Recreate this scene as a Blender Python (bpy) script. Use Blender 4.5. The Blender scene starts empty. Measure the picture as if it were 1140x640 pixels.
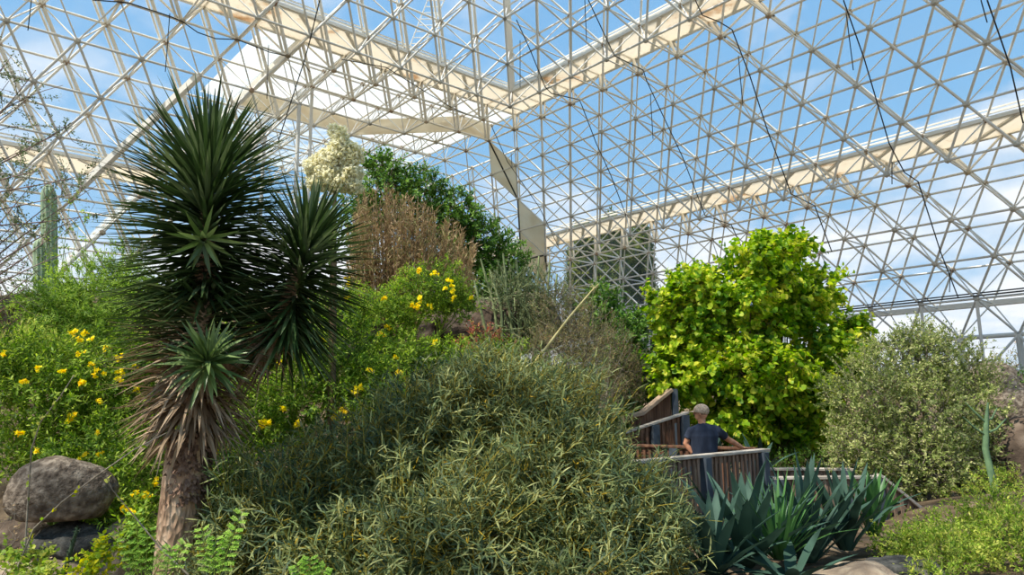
import bpy, math, random
import numpy as np
from mathutils import Vector, Matrix
rng = np.random.default_rng(11)
random.seed(11)
SC = bpy.context.scene
COL = SC.collection
PI = math.pi
def rad(d): return d * PI / 180

# ------------------------------------------------------------------ camera
FPX = 788.689
PITCH, ROLL = rad(9.3977), rad(-0.5109)
EYE = np.array([0., 0., 1.7])
_f = np.array([0, math.cos(PITCH), math.sin(PITCH)])
_r = np.array([1., 0, 0])
_u = np.cross(_r, _f)
CR = _r * math.cos(ROLL) + _u * math.sin(ROLL)
CU = -_r * math.sin(ROLL) + _u * math.cos(ROLL)
CF = _f
cd = bpy.data.cameras.new('camera')
cam = bpy.data.objects.new('camera', cd)
COL.objects.link(cam)
cd.sensor_width = 36
cd.lens = FPX / 1140 * 36
cd.clip_end = 2000
m = Matrix.Identity(4)
for i in range(3):
    m[i][0], m[i][1], m[i][2], m[i][3] = CR[i], CU[i], -CF[i], EYE[i]
cam.matrix_world = m
SC.camera = cam
SC.view_settings.view_transform = 'Standard'
SC.view_settings.look = 'None'
SC.view_settings.gamma = 1
SC.view_settings.use_curve_mapping = False
SC.view_settings.exposure = 0.28

def ray(px, py):
    return CR * (px - 570) / FPX + CU * (320 - py) / FPX + CF
def W(px, py, y):
    """point of the place seen at this pixel of the photo, y metres ahead"""
    d = ray(px, py)
    return EYE + d * (y / d[1])

# lattice (unit = 2 m strut, layer = 2/sqrt2 m) to world
LC = np.array([11.34382544, 12.84063987, -6.91235159])
YAW = rad(228.82259041)
SU = 2.0
_lf = np.array([math.cos(YAW), math.sin(YAW), 0]); _lr = np.array([math.sin(YAW), -math.cos(YAW), 0])
def L(x, y, k):
    d = (np.array([x, y, k * 2 ** -.5]) - LC) * SU
    return np.array([d @ _lr, d @ _lf, d[2] + 1.7])

# ------------------------------------------------------------------ materials
def new_mat(name):
    m = bpy.data.materials.new(name); m.use_nodes = True
    nt = m.node_tree; nt.nodes.clear()
    out = nt.nodes.new('ShaderNodeOutputMaterial')
    return m, nt, out
def N(nt, t, **kw):
    n = nt.nodes.new(t)
    for k, v in kw.items():
        if k.startswith('i_'): n.inputs[k[2:].replace('_', ' ')].default_value = v
        else: setattr(n, k, v)
    return n
def srgb(h):
    if isinstance(h, str): h = [int(h[i:i+2], 16) / 255 for i in (0, 2, 4)]
    else: h = [c / 255 for c in h]
    return tuple(c / 12.92 if c <= .04045 else ((c + .055) / 1.055) ** 2.4 for c in h) + (1,)
def ramp(nt, stops, interp='LINEAR'):
    r = nt.nodes.new('ShaderNodeValToRGB'); cr = r.color_ramp; cr.interpolation = interp
    while len(cr.elements) < len(stops): cr.elements.new(.5)
    for e, (p, c) in zip(cr.elements, stops): e.position = p; e.color = c
    return r
def leafmat(name, cols, trans=.4, rough=.55, spec=.25, gain=1.0):
    m, nt, out = new_mat(name)
    g = N(nt, 'ShaderNodeNewGeometry')
    n = len(cols)
    r = ramp(nt, [((i + .5) / n if n > 1 else 0, tuple(c * gain for c in srgb(c_)[:3]) + (1,)) for i, c_ in enumerate(cols)])
    tc = N(nt, 'ShaderNodeTexCoord'); no = N(nt, 'ShaderNodeTexNoise'); no.inputs['Scale'].default_value = 1.7; no.inputs['Detail'].default_value = 3; nt.links.new(tc.outputs['Object'], no.inputs[0])
    m1 = N(nt, 'ShaderNodeMath', operation='MULTIPLY_ADD'); m1.inputs[1].default_value = 1.6; m1.inputs[2].default_value = -.8; nt.links.new(no.outputs[0], m1.inputs[0])
    m2 = N(nt, 'ShaderNodeMath', operation='ADD', use_clamp=True); nt.links.new(m1.outputs[0], m2.inputs[0]); nt.links.new(g.outputs['Random Per Island'], m2.inputs[1])
    nt.links.new(m2.outputs[0], r.inputs[0])
    p = N(nt, 'ShaderNodeBsdfPrincipled'); p.inputs['Roughness'].default_value = rough
    p.inputs['Specular IOR Level'].default_value = spec
    nt.links.new(r.outputs[0], p.inputs['Base Color'])
    t = N(nt, 'ShaderNodeBsdfTranslucent')
    hs = N(nt, 'ShaderNodeHueSaturation'); hs.inputs['Saturation'].default_value = 1.05; hs.inputs['Value'].default_value = 1.35
    nt.links.new(r.outputs[0], hs.inputs['Color']); nt.links.new(hs.outputs[0], t.inputs[0])
    mx = N(nt, 'ShaderNodeMixShader'); mx.inputs[0].default_value = trans
    nt.links.new(p.outputs[0], mx.inputs[1]); nt.links.new(t.outputs[0], mx.inputs[2])
    nt.links.new(mx.outputs[0], out.inputs[0])
    return m
def noisemat(name, stops, scale=8, rough=.8, bump=.3, detail=6, stretch=(1, 1, 1), bscale=None, spec=.3, metal=0, interp='LINEAR', bdist=.03):
    m, nt, out = new_mat(name)
    tc = N(nt, 'ShaderNodeTexCoord'); mp = N(nt, 'ShaderNodeMapping'); mp.inputs['Scale'].default_value = stretch
    nt.links.new(tc.outputs['Object'], mp.inputs[0])
    no = N(nt, 'ShaderNodeTexNoise'); no.inputs['Scale'].default_value = scale; no.inputs['Detail'].default_value = detail
    nt.links.new(mp.outputs[0], no.inputs[0])
    r = ramp(nt, [(p, srgb(c)) for p, c in stops], interp); nt.links.new(no.outputs[0], r.inputs[0])
    p = N(nt, 'ShaderNodeBsdfPrincipled'); p.inputs['Roughness'].default_value = rough; p.inputs['Metallic'].default_value = metal
    p.inputs['Specular IOR Level'].default_value = spec
    nt.links.new(r.outputs[0], p.inputs['Base Color'])
    if bump:
        n2 = N(nt, 'ShaderNodeTexNoise'); n2.inputs['Scale'].default_value = bscale or scale * 3; n2.inputs['Detail'].default_value = 8
        nt.links.new(mp.outputs[0], n2.inputs[0])
        b = N(nt, 'ShaderNodeBump'); b.inputs['Strength'].default_value = bump; b.inputs['Distance'].default_value = bdist
        nt.links.new(n2.outputs[0], b.inputs['Height']); nt.links.new(b.outputs[0], p.inputs['Normal'])
    nt.links.new(p.outputs[0], out.inputs[0])
    return m
def plain(name, col, rough=.5, metal=0, spec=.4):
    c = srgb(col)
    d = [max(0, int(v * 255 * .9)) for v in [int(col[i:i+2], 16) / 255 for i in (0, 2, 4)]]
    dk = ''.join('%02x' % v for v in d)
    return noisemat(name, [(.35, dk), (.6, col)], scale=5, rough=rough, bump=0, metal=metal, spec=spec)

# ------------------------------------------------------------------ mesh builder
class G:
    def __init__(s): s.V = []; s.F = []; s.n = 0
    def add(s, V, F, mat=0, smooth=True):
        V = np.asarray(V, float).reshape(-1, 3); F = np.asarray(F, np.int64)
        if len(F) == 0: return
        s.V.append(V); s.F.append((F + s.n, mat, smooth)); s.n += len(V)
    def build(s, name, mats, parent=None):
        me = bpy.data.meshes.new(name)
        V = np.concatenate(s.V) if s.V else np.zeros((0, 3))
        loops = []; starts = []; mi = []; sm = []; c = 0
        for F, m_, smo in s.F:
            k = F.shape[1]; loops.append(F.ravel()); starts.append(c + np.arange(len(F)) * k); c += F.size
            mi.append(np.full(len(F), m_)); sm.append(np.full(len(F), smo))
        loops = np.concatenate(loops); starts = np.concatenate(starts)
        me.vertices.add(len(V)); me.vertices.foreach_set('co', V.astype(np.float32).ravel())
        me.loops.add(len(loops)); me.loops.foreach_set('vertex_index', loops.astype(np.int32))
        me.polygons.add(len(starts)); me.polygons.foreach_set('loop_start', starts.astype(np.int32))
        me.polygons.foreach_set('material_index', np.concatenate(mi).astype(np.int32))
        me.polygons.foreach_set('use_smooth', np.concatenate(sm).astype(bool))
        me.update(calc_edges=True); me.validate()
        if not isinstance(mats, (list, tuple)): mats = [mats]
        for m_ in mats: me.materials.append(m_)
        o = bpy.data.objects.new(name, me); COL.objects.link(o)
        if parent is not None: o.parent = parent; o.matrix_parent_inverse = parent.matrix_world.inverted() if False else Matrix.Translation(-Vector(parent.location))
        return o
def tag(o, label=None, cat=None, group=None, kind=None):
    if label: o['label'] = label
    if cat: o['category'] = cat
    if group: o['group'] = group
    if kind: o['kind'] = kind
    return o
def thing(name, loc, label=None, cat=None, group=None, kind=None):
    o = bpy.data.objects.new(name, None); o.empty_display_size = .1; COL.objects.link(o); o.location = Vector(loc)
    return tag(o, label, cat, group, kind)
def unit(v): return v / np.maximum(np.linalg.norm(v, axis=-1, keepdims=True), 1e-9)
def perp(D):
    a = np.where(np.abs(D[..., 2:3]) < .9, np.array([0, 0, 1.]), np.array([1., 0, 0]))
    u = unit(np.cross(D, a)); return u, np.cross(D, u)
def tubes(g, A, B, ra, rb=None, n=6, mat=0, cap=False):
    A = np.atleast_2d(A).astype(float); B = np.atleast_2d(B).astype(float)
    if len(A) == 0: return
    rb = ra if rb is None else rb
    ra = np.broadcast_to(np.asarray(ra, float), (len(A),))[:, None, None]; rb = np.broadcast_to(np.asarray(rb, float), (len(A),))[:, None, None]
    u, v = perp(unit(B - A)); t = np.arange(n) * 2 * PI / n
    ring = u[:, None] * np.cos(t)[None, :, None] + v[:, None] * np.sin(t)[None, :, None]
    V = np.concatenate([A[:, None] + ring * ra, B[:, None] + ring * rb], 1)
    i = np.arange(n); j = (i + 1) % n
    F = np.stack([i, j, j + n, i + n], 1)
    g.add(V, (F[None] + (np.arange(len(A)) * 2 * n)[:, None, None]).reshape(-1, 4), mat)
    if cap and n in (3, 4):
        g.F.append((np.concatenate([(np.arange(n)[::-1] + k * 2 * n)[None] for k in range(len(A))] + [(np.arange(n) + n + k * 2 * n)[None] for k in range(len(A))]) + g.n - len(A) * 2 * n, mat, False))
def path(g, P, R, n=6, mat=0):
    P = np.asarray(P, float); R = np.broadcast_to(np.asarray(R, float), (len(P),))
    D = unit(np.gradient(P, axis=0)); u, v = perp(D[0]); U = []
    for d in D:
        u = unit(u - d * (u @ d)); U.append(u)
    U = np.array(U); Vv = np.cross(D, U); t = np.arange(n) * 2 * PI / n
    V = P[:, None] + (U[:, None] * np.cos(t)[None, :, None] + Vv[:, None] * np.sin(t)[None, :, None]) * R[:, None, None]
    i = np.arange(n); j = (i + 1) % n; F0 = np.stack([i, j, j + n, i + n], 1)
    F = (F0[None] + (np.arange(len(P) - 1) * n)[:, None, None]).reshape(-1, 4)
    g.add(V, F, mat)
    # closed ends
    c = len(P) - 1
    V2 = np.concatenate([P[:1], V[0], P[-1:], V[-1]]); tri = [(0, 1 + b, 1 + a) for a, b in zip(i, j)] + [(n + 1, n + 2 + a, n + 2 + b) for a, b in zip(i, j)]
    g.add(V2, tri, mat)
_BOX = np.array([(x, y, z) for x in (-.5, .5) for y in (-.5, .5) for z in (-.5, .5)])
_BF = np.array([(0, 1, 3, 2), (4, 6, 7, 5), (0, 4, 5, 1), (2, 3, 7, 6), (0, 2, 6, 4), (1, 5, 7, 3)])
def beam(g, A, B, w, h, up=(0, 0, 1), mat=0, bev=0):
    """rectangular timber from A to B: w across, h along up"""
    A = np.asarray(A, float); B = np.asarray(B, float); d = B - A; l = np.linalg.norm(d); d = d / l
    s = np.cross(d, up); s = s / np.linalg.norm(s); u = np.cross(s, d)
    if bev:
        b = bev; prof = [(-w/2+b, -h/2), (w/2-b, -h/2), (w/2, -h/2+b), (w/2, h/2-b), (w/2-b, h/2), (-w/2+b, h/2), (-w/2, h/2-b), (-w/2, -h/2+b)]
    else: prof = [(-w/2, -h/2), (w/2, -h/2), (w/2, h/2), (-w/2, h/2)]
    n = len(prof); V = [A + s * a + u * c for a, c in prof] + [B + s * a + u * c for a, c in prof]
    F = [(i, (i + 1) % n, (i + 1) % n + n, i + n) for i in range(n)]
    g.add(V, F, mat, False)
    g.add(V, [tuple(range(n))[::-1], tuple(range(n, 2 * n))], mat, False)
def ico(sub=1):
    import bmesh
    bm = bmesh.new(); bmesh.ops.create_icosphere(bm, subdivisions=sub, radius=1)
    V = np.array([v.co[:] for v in bm.verts]); F = np.array([[v.index for v in f.verts] for f in bm.faces]); bm.free()
    return V, F
ICO1 = ico(1); ICO2 = ico(2); ICO3 = ico(3); ICO4 = ico(4)
def balls(g, P, r, base=ICO1, mat=0, smooth=True):
    P = np.atleast_2d(P); r = np.broadcast_to(np.asarray(r, float), (len(P),)); V0, F0 = base
    V = P[:, None] + V0[None] * r[:, None, None]
    g.add(V, (F0[None] + (np.arange(len(P)) * len(V0))[:, None, None]).reshape(-1, 3), mat, smooth)
# leaf shapes: rows of (t, half width)
SH = {'sickle': [(0, .25), (.3, .9), (.65, .8), (1, .02)], 'ovate': [(0, .15), (.25, .85), (.6, .9), (1, .05)],
      'broad': [(0, .3), (.12, .95), (.5, 1), (.85, .55), (1, .05)], 'sword': [(0, .8), (.25, 1), (.6, .8), (1, .03)],
      'grass': [(0, 1), (.5, .8), (1, .05)], 'dart': [(0, .3), (.5, 1), (1, .05)],
      'agave': [(0, .75), (.15, .7), (.4, .95), (.6, 1), (.8, .7), (.93, .28), (1, .02)]}
def leaves(g, P, D, Nn, Ln, Wd, shape='sickle', bend=0., side=0., fold=0., mat=0, cols=2, smooth=True):
    """flat or keeled blades: P base, D axis, Nn upper side, all (n,3)"""
    P = np.atleast_2d(P); n = len(P)
    if n == 0: return
    D = unit(np.broadcast_to(D, (n, 3))); S = unit(np.cross(D, np.broadcast_to(Nn, (n, 3)))); U = np.cross(S, D)
    f = lambda a: np.broadcast_to(np.asarray(a, float), (n,))
    Ln, Wd, bend, side, fold = map(f, (Ln, Wd, bend, side, fold))
    rows = SH[shape]; K = len(rows); out = []
    for t, w in rows:
        c = P + D * (t * Ln * (1 - .25 * np.minimum(np.abs(bend), 1.2) * t))[:, None] - U * (bend * t * t * Ln * .6)[:, None] + S * (side * t * t * Ln * .5)[:, None]
        hw = (w * Wd / 2)[:, None]
        if cols == 2: out += [c - S * hw, c + S * hw]
        else: out += [c - S * hw + U * (fold * w * Wd)[:, None], c, c + S * hw + U * (fold * w * Wd)[:, None]]
    V = np.stack(out, 1); F = []
    for r in range(K - 1):
        for q in range(cols - 1):
            a = r * cols + q; F.append((a, a + 1, a + cols + 1, a + cols))
    F = np.array(F)
    g.add(V, (F[None] + (np.arange(n) * K * cols)[:, None, None]).reshape(-1, 4), mat, smooth)
def rdir(n, up=0.):
    v = rng.normal(size=(n, 3)); v = unit(v); v[:, 2] += up; return unit(v)
# ------------------------------------------------------------------ space frame
M_IN = noisemat('grey_white_painted_tube', [(.3, 'cfccc4'), (.6, 'e0ddd6')], scale=.6, rough=.5, bump=0)  # grey of the tubes' unlit side is put into their colour
M_OUT = noisemat('cream_painted_mullion', [(.3, 'ece6da'), (.6, 'f7f3ea')], scale=.5, rough=.55, bump=0)
M_WEB = noisemat('white_painted_web_tube', [(.3, 'e0ddd6'), (.6, 'f0ede6')], scale=.6, rough=.5, bump=0)
M_NODE = noisemat('grey_cast_node', [(.3, 'a09c94'), (.6, 'c4bfb4')], scale=3, rough=.6, bump=0)
M_RUST = noisemat('rust_tinged_node', [(.3, '8c6a52'), (.55, 'bfae96')], scale=1.2, rough=.7, bump=0)
def glassmat(name, haze, tint):
    m, nt, out = new_mat(name)
    tc = N(nt, 'ShaderNodeTexCoord'); mp = N(nt, 'ShaderNodeMapping'); mp.inputs['Scale'].default_value = (1, 1, .15)
    nt.links.new(tc.outputs['Object'], mp.inputs[0])
    no = N(nt, 'ShaderNodeTexNoise'); no.inputs['Scale'].default_value = 1.6; no.inputs['Detail'].default_value = 5; nt.links.new(mp.outputs[0], no.inputs[0])
    mr = N(nt, 'ShaderNodeMapRange'); mr.inputs[1].default_value = .35; mr.inputs[2].default_value = .75; mr.inputs[3].default_value = haze * .4; mr.inputs[4].default_value = haze * 1.6
    nt.links.new(no.outputs[0], mr.inputs[0])
    t = N(nt, 'ShaderNodeBsdfTransparent'); t.inputs[0].default_value = tint
    d = N(nt, 'ShaderNodeBsdfTranslucent'); d.inputs[0].default_value = (.9, .9, .87, 1)
    d2 = N(nt, 'ShaderNodeBsdfDiffuse'); d2.inputs[0].default_value = (.85, .85, .82, 1)
    dm = N(nt, 'ShaderNodeMixShader'); nt.links.new(d.outputs[0], dm.inputs[1]); nt.links.new(d2.outputs[0], dm.inputs[2])
    mx = N(nt, 'ShaderNodeMixShader'); nt.links.new(mr.outputs[0], mx.inputs[0]); nt.links.new(t.outputs[0], mx.inputs[1]); nt.links.new(dm.outputs[0], mx.inputs[2])
    gl = N(nt, 'ShaderNodeBsdfGlossy'); gl.inputs['Roughness'].default_value = .03
    lw = N(nt, 'ShaderNodeLayerWeight'); lw.inputs[0].default_value = .12
    mx2 = N(nt, 'ShaderNodeMixShader'); ml = N(nt, 'ShaderNodeMath', operation='MULTIPLY'); ml.inputs[1].default_value = .25
    nt.links.new(lw.outputs['Fresnel'], ml.inputs[0]); nt.links.new(ml.outputs[0], mx2.inputs[0])
    nt.links.new(mx.outputs[0], mx2.inputs[1]); nt.links.new(gl.outputs[0], mx2.inputs[2]); nt.links.new(mx2.outputs[0], out.inputs[0])
    return m
M_GLASS = glassmat('greenhouse_glass', .07, (.95, .97, .98, 1))
M_HAZY = glassmat('dusty_white_glass', .55, (.95, .96, .95, 1))
M_MEMB = glassmat('white_membrane', 1.9, (.9, .9, .88, 1))
def beltmat():
    m, nt, out = new_mat('stained_cream_gutter_sheet')
    tc = N(nt, 'ShaderNodeTexCoord'); no = N(nt, 'ShaderNodeTexNoise'); no.inputs['Scale'].default_value = .33; no.inputs['Detail'].default_value = 7; no.inputs['Roughness'].default_value = .65
    nt.links.new(tc.outputs['Object'], no.inputs[0])
    r = ramp(nt, [(.0, srgb('f6efe3')), (.57, srgb('f3eada')), (.63, srgb('d4b898')), (.72, srgb('8a6244'))]); nt.links.new(no.outputs[0], r.inputs[0])
    p = N(nt, 'ShaderNodeBsdfPrincipled'); p.inputs['Roughness'].default_value = .7; nt.links.new(r.outputs[0], p.inputs['Base Color'])
    t = N(nt, 'ShaderNodeBsdfTranslucent'); nt.links.new(r.outputs[0], t.inputs[0])
    mx = N(nt, 'ShaderNodeMixShader'); mx.inputs[0].default_value = .7; nt.links.new(p.outputs[0], mx.inputs[1]); nt.links.new(t.outputs[0], mx.inputs[2])
    nt.links.new(mx.outputs[0], out.inputs[0]); return m
M_BELT = beltmat()

# inner-surface position of the facade at each layer, and how many nodes deep it is there
XIN = {k: 1 + k / 2 for k in range(0, 5)}; XIN.update({k: k / 2 for k in (-1, -2, -3, -4)}); XIN.update({-5: -3.5, -6: -4, -7: -4.5, -8: -5})
DEPTH = {k: 2 for k in XIN}; DEPTH.update({0: 3, 1: 3, -3: 3, -4: 3, -8: 1})
def outer_x(k, tier):  # glazed surface
    return {'top': k / 2, 'mid': k / 2 - 1, 'low': k / 2 - 2}[tier]
YMAX = 17
def key(x, y, k): return (int(round(2 * x)), int(round(2 * y)), k)
def pos(q): return L(q[0] / 2, q[1] / 2, q[2])
right, left, roof, vault = {}, {}, {}, {}
for k in XIN:
    xi = XIN[k]; ph = (k % 2) / 2
    for s in range(DEPTH[k]):
        x = xi - s
        lo = x if k > 0 else -9 + ph
        for y in np.arange(-9 + ph, YMAX + .1):
            if k > 0 and y < x - .01: continue
            if k == 0 and s == 0 and y < 1: continue
            right[key(x, y, k)] = s
        # left facade: mirror
        for xx in np.arange(-9 + ph, YMAX + 3.1):
            if k >= 0 and xx < x - .01: continue
            if k < 0 and xx < 5 - k / 2 - .01: continue
            left.setdefault(key(xx, x, k), s)
# flat roof of the neighbouring vault and its far wall
for y in np.arange(-9, 0): 
    for x in range(0, 7): vault[key(x, y, 0)] = 0
for y in np.arange(-8.5, 0):
    for x in np.arange(-.5, 6): vault[key(x, y, 1)] = 1
for k in range(-8, 1):
    for s in (1,):
        for y in np.arange(-9 + (k % 2) / 2, k / 2 + .1): vault.setdefault(key(5 - k / 2 + s, y, k), s)
# high roof overhead
for x in range(3, 19):
    for y in range(3, 18): roof[key(x, y, 4)] = 0
for x in np.arange(2.5, 18):
    for y in np.arange(2.5, 17): roof[key(x, y, 5)] = 1
NB = [(2, 0, 0), (0, 2, 0), (1, 1, 1), (1, -1, 1), (-1, 1, 1), (-1, -1, 1)]
used = set()
def lattice(name, S, axis, label, parts_thick):
    root = thing(name, (0, 0, 0), kind='structure'); tag(root, label)
    gi, go, gw, gn, gr = G(), G(), G(), G(), G()
    E_in, E_out, E_thick, E_web = [], [], [], []
    for q, s in S.items():
        for d in NB:
            w = (q[0] + d[0], q[1] + d[1], q[2] + d[2])
            if w not in S: continue
            e = (q, w)
            if e in used: continue
            used.add(e); t = S[w]
            if s == 0 and t == 0: E_in.append(e)
            elif s > 0 and t > 0:
                E_thick.append(e) if d in parts_thick else E_out.append(e)
            else: E_web.append(e)
    f = lambda E: (np.array([pos(a) for a, b in E]), np.array([pos(b) for a, b in E]))
    for E, g, r, n in ((E_in, gi, .045, 8), (E_out, go, .046, 6), (E_web, gw, .029, 6)):
        if E: tubes(g, *f(E), r, n=n)
    if E_thick:
        A, B = f(E_thick); up = unit(np.cross(B[0] - A[0], L(*( (1, 0, 0) if axis == 'y' else (0, 1, 0))) - L(0, 0, 0)))
        tubes(go, A, B, .075, n=6)
        off = (L(*((0, 1, 0) if axis == 'y' else (1, 0, 0))) - L(0, 0, 0)); off = off / np.linalg.norm(off) * .12
        out = (L(*((-1, 0, 0) if axis == 'y' else (0, -1, 0))) - L(0, 0, 0)) * .07
        tubes(go, A + off + out, B + off + out, .055, n=4)
    ni = [pos(q) for q, s in S.items() if s == 0]; no_ = [pos(q) for q, s in S.items() if s > 0]
    balls(gn, np.array(ni), .125, ICO1, smooth=False)
    if no_: balls(gr, np.array(no_), .13, ICO1, smooth=False)
    gi.build('inner_tubes', M_IN, root); go.build('glazing_bars', M_OUT, root); gw.build('web_tubes', M_WEB, root)
    gn.build('inner_joints', M_NODE, root)
    if no_: gr.build('outer_joints', M_RUST, root)
    return root
ROOT_R = lattice('wall_right', right, 'y', 'white steel space frame wall rising to the right of the far corner', [(-1, -1, 1)])
ROOT_L = lattice('wall_left', left, 'x', 'white steel space frame wall to the left of the far corner', [(1, 1, 1)])
ROOT_V = lattice('wall_back', vault, 'x', 'lower space frame vault opening behind the left wall', [])
ROOT_C = lattice('ceiling', roof, 'x', 'space frame roof high overhead', [])

def quadstrip(g, P, mat=0):
    P = np.array(P); g.add(P, [tuple(range(len(P)))], mat, False)
e = .12
def facade_glass(side, root, mat, lo_from):
    f = (lambda a, b, k: L(a, b, k)) if side == 'R' else (lambda a, b, k: L(b, a, k))
    g = G()
    def pane(xa, ka, xb, kb, y0a, y0b, y1=YMAX):
        quadstrip(g, [f(xa - e, y0a, ka), f(xa - e, y1, ka), f(xb - e, y1, kb), f(xb - e, y0b, kb)])
    pane(.5, 1, 2, 4, .5, 2)
    if side == 'R':
        pane(-2.5, -3, -.5, 1, -8.5, -8.5); pane(-5.5, -7, -3.5, -3, -8.5, -8.5)
        pane(-5, -8, -5.5, -7, -8.5, -8.5); pane(-5, -9, -5, -8, -8.5, -8.5)
    else:
        pane(-2.5, -3, -.5, 1, 7.5, 5.5, YMAX + 3); pane(-5.5, -7, -3.5, -3, 9.5, 7.5, YMAX + 3)
        pane(-5, -8, -5.5, -7, 10, 9.5, YMAX + 3); pane(-5, -9, -5, -8, 10, 10, YMAX + 3)
    g.build('glass_panes', mat, root)
    # gutters
    for kk, xa, xb, y0, nm in ((1, -.5, .5, .5 if side == 'R' else .5, 'gutter'), (-3, -3.5, -2.5, -3.5 if side == 'R' else 7.5, 'gutter')):
        if kk == 1: y0a, y0b = -.5, .5
        elif side == 'R': y0a, y0b = -8.5, -8.5
        else: y0a, y0b = 7.5, 7.5
        gb = G(); y1 = YMAX if side == 'R' else YMAX + 3
        z = np.array([0, 0, .05]); P = [f(xa, y0a, kk), f(xa, y1, kk), f(xb, y1, kk), f(xb, y0b, kk)]
        V = [p - z for p in P] + [p + z for p in P]
        gb.add(V, [(3, 2, 1, 0), (4, 5, 6, 7), (0, 1, 5, 4), (1, 2, 6, 5), (2, 3, 7, 6), (3, 0, 4, 7)], 0, False)
        o = gb.build('gutter', M_BELT, root)
        gl = G()
        for i, (p, q) in enumerate(((P[0], P[1]), (P[3], P[2]))):
            for dz, dx, w in ((0, 0, .17), (.2, .0, .09), (.34, 0, .06)):
                beam(gl, p + np.array([0, 0, dz - .0]), q + np.array([0, 0, dz]), w, w * .8)
        yy = math.ceil(y0b) + .5
        while yy < y1:
            beam(gl, f(xa, yy - .5, kk) - z, f(xb, yy + .5, kk) - z, .14, .12); yy += 1
        gl.build('gutter_frame', M_OUT, root)
facade_glass('R', ROOT_R, M_GLASS, -9)
facade_glass('L', ROOT_L, M_GLASS, 6)
# neighbouring vault: white sheeting on its roof, dusty glass on its far wall
g = G()
quadstrip(g, [L(-.5, -.5, 1.05), L(6.3, -.5, 1.05), L(6.3, -4.5, 1.05), L(-.5, -4.5, 1.05)])
g.build('roof_sheeting', M_MEMB, ROOT_V)
g = G()
quadstrip(g, [L(-.5, -4.5, 1.05), L(6, -4.5, 1.05), L(6, -8.5, 1.05), L(-.5, -8.5, 1.05)])
g.build('roof_glass', M_HAZY, ROOT_V)
g = G()
quadstrip(g, [L(5.6, -.5, 1), L(10, -5, -8), L(10, -9, -8), L(5.6, -9, 1)])
g.build('side_glass', M_HAZY, ROOT_V)
# hanging fabric at the opening: pockets under the roof edge and the sail down the jamb
fab = noisemat('weathered_white_fabric', [(.3, 'cfc6b4'), (.6, 'e9e3d6')], scale=.8, rough=.8, bump=0)
def fabmat():
    m, nt, out = new_mat('translucent_shade_fabric')
    tc = N(nt, 'ShaderNodeTexCoord'); no = N(nt, 'ShaderNodeTexNoise'); no.inputs['Scale'].default_value = 1; no.inputs['Detail'].default_value = 5
    nt.links.new(tc.outputs['Object'], no.inputs[0]); r = ramp(nt, [(.3, srgb('ecdfc6')), (.6, srgb('f8efdc'))]); nt.links.new(no.outputs[0], r.inputs[0])
    a = N(nt, 'ShaderNodeBsdfDiffuse'); b = N(nt, 'ShaderNodeBsdfTranslucent'); nt.links.new(r.outputs[0], a.inputs[0]); nt.links.new(r.outputs[0], b.inputs[0])
    mx = N(nt, 'ShaderNodeMixShader'); mx.inputs[0].default_value = .7; nt.links.new(a.outputs[0], mx.inputs[1]); nt.links.new(b.outputs[0], mx.inputs[2])
    nt.links.new(mx.outputs[0], out.inputs[0]); return m
M_FAB = fabmat()
def cloth(name, tris, root, label=None):
    g = G(); dk = np.array([0, 0, .012])
    for t in tris:
        P = [L(*p) for p in t]; V = [p - dk for p in P] + [p + dk for p in P]
        n = 3
        g.add(V, [(2, 1, 0), (3, 4, 5)], 0, False); g.add(V, [(i, (i + 1) % n, (i + 1) % n + n, i + n) for i in range(n)], 0, False)
    o = g.build(name, M_FAB, root)
    return o
roof_edge = [(-.5, -.5, 1), (.5, -.5, 1), (1.5, -.5, 1)]
tr = []
low = [(0, -1, 0), (1, -1, 0), (2, -2, 0), (3, -3, 0), (4, -3, 0), (5, -3, 0), (6, -3, 0)]
upn = [(-.5, -1.5, 1), (.5, -1.5, 1), (1.5, -2.5, 1), (2.5, -3.5, 1), (3.5, -3.5, 1), (4.5, -3.5, 1), (5.5, -3.5, 1)]
for i in range(len(low) - 1):
    tr += [(low[i], low[i + 1], upn[i + 1]), (low[i], upn[i + 1], upn[i])]
c = cloth('shade_fabric', tr, ROOT_V)
c = cloth('corner_sail', [((0, -1, 0), (-.5, -.5, -1), (-1, -1, -2)), ((0, -1, 0), (-.5, -1.5, -1), (-1, -1, -2)),
     ((-1, -1, -2), (-1.5, -.5, -3), (-1.5, -1.5, -3)), ((-1.5, -1.5, -3), (-2, -2, -4), (-1.5, -.5, -3)), ((-1.5, -.5, -3), (-2, -1, -4), (-2, -2, -4)),
     ((-2, -2, -4), (-2, -1, -4), (-2.5, -1.5, -5))], ROOT_R)
g = G()
for a, b in (((0, -1, 0), (-1, -1, -2)), ((-1, -1, -2), (-2, -2, -4)), ((-2, -2, -4), (-2, -1, -4)), ((-2.5, -1.5, -4.4), (-1.9, -.9, -4.1))):
    tubes(g, L(*a), L(*b), .05)
g.build('edge_cable', plain('black_cable', '1d1f22'), ROOT_R)
# corner post, jamb beams of the opening
g = G()
for k0, k1 in ((1, 4),):
    beam(g, L(k0 / 2, k0 / 2, k0), L(k1 / 2, k1 / 2, k1), .34, .22, up=(0, 1, .2))
g.build('corner_post', M_OUT, ROOT_R)
g = G()
beam(g, L(5.5, -.5, 1), L(6.5, -1.5, -1), .3, .2, up=(0, 0, 1)); beam(g, L(7.5, -.5, -1) , L(9, -2, -4), .24, .2)
for a, b in (((5.5, -.5, -1),),((5, -1, -2),)) if False else (): pass
g.build('jamb_beam', M_OUT, ROOT_L)
g = G()
p = L(5.5, -.5, -1); tubes(g, p, p * [1, 1, 0] + [0, 0, 2.5], .08, n=10)
p = L(6, -1, -2); tubes(g, p, p * [1, 1, 0] + [0, 0, 2.5], .07, n=10)
p = L(5, -1, 0); tubes(g, p, p * [1, 1, 0] + [0, 0, 2.5], .07, n=10)
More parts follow.
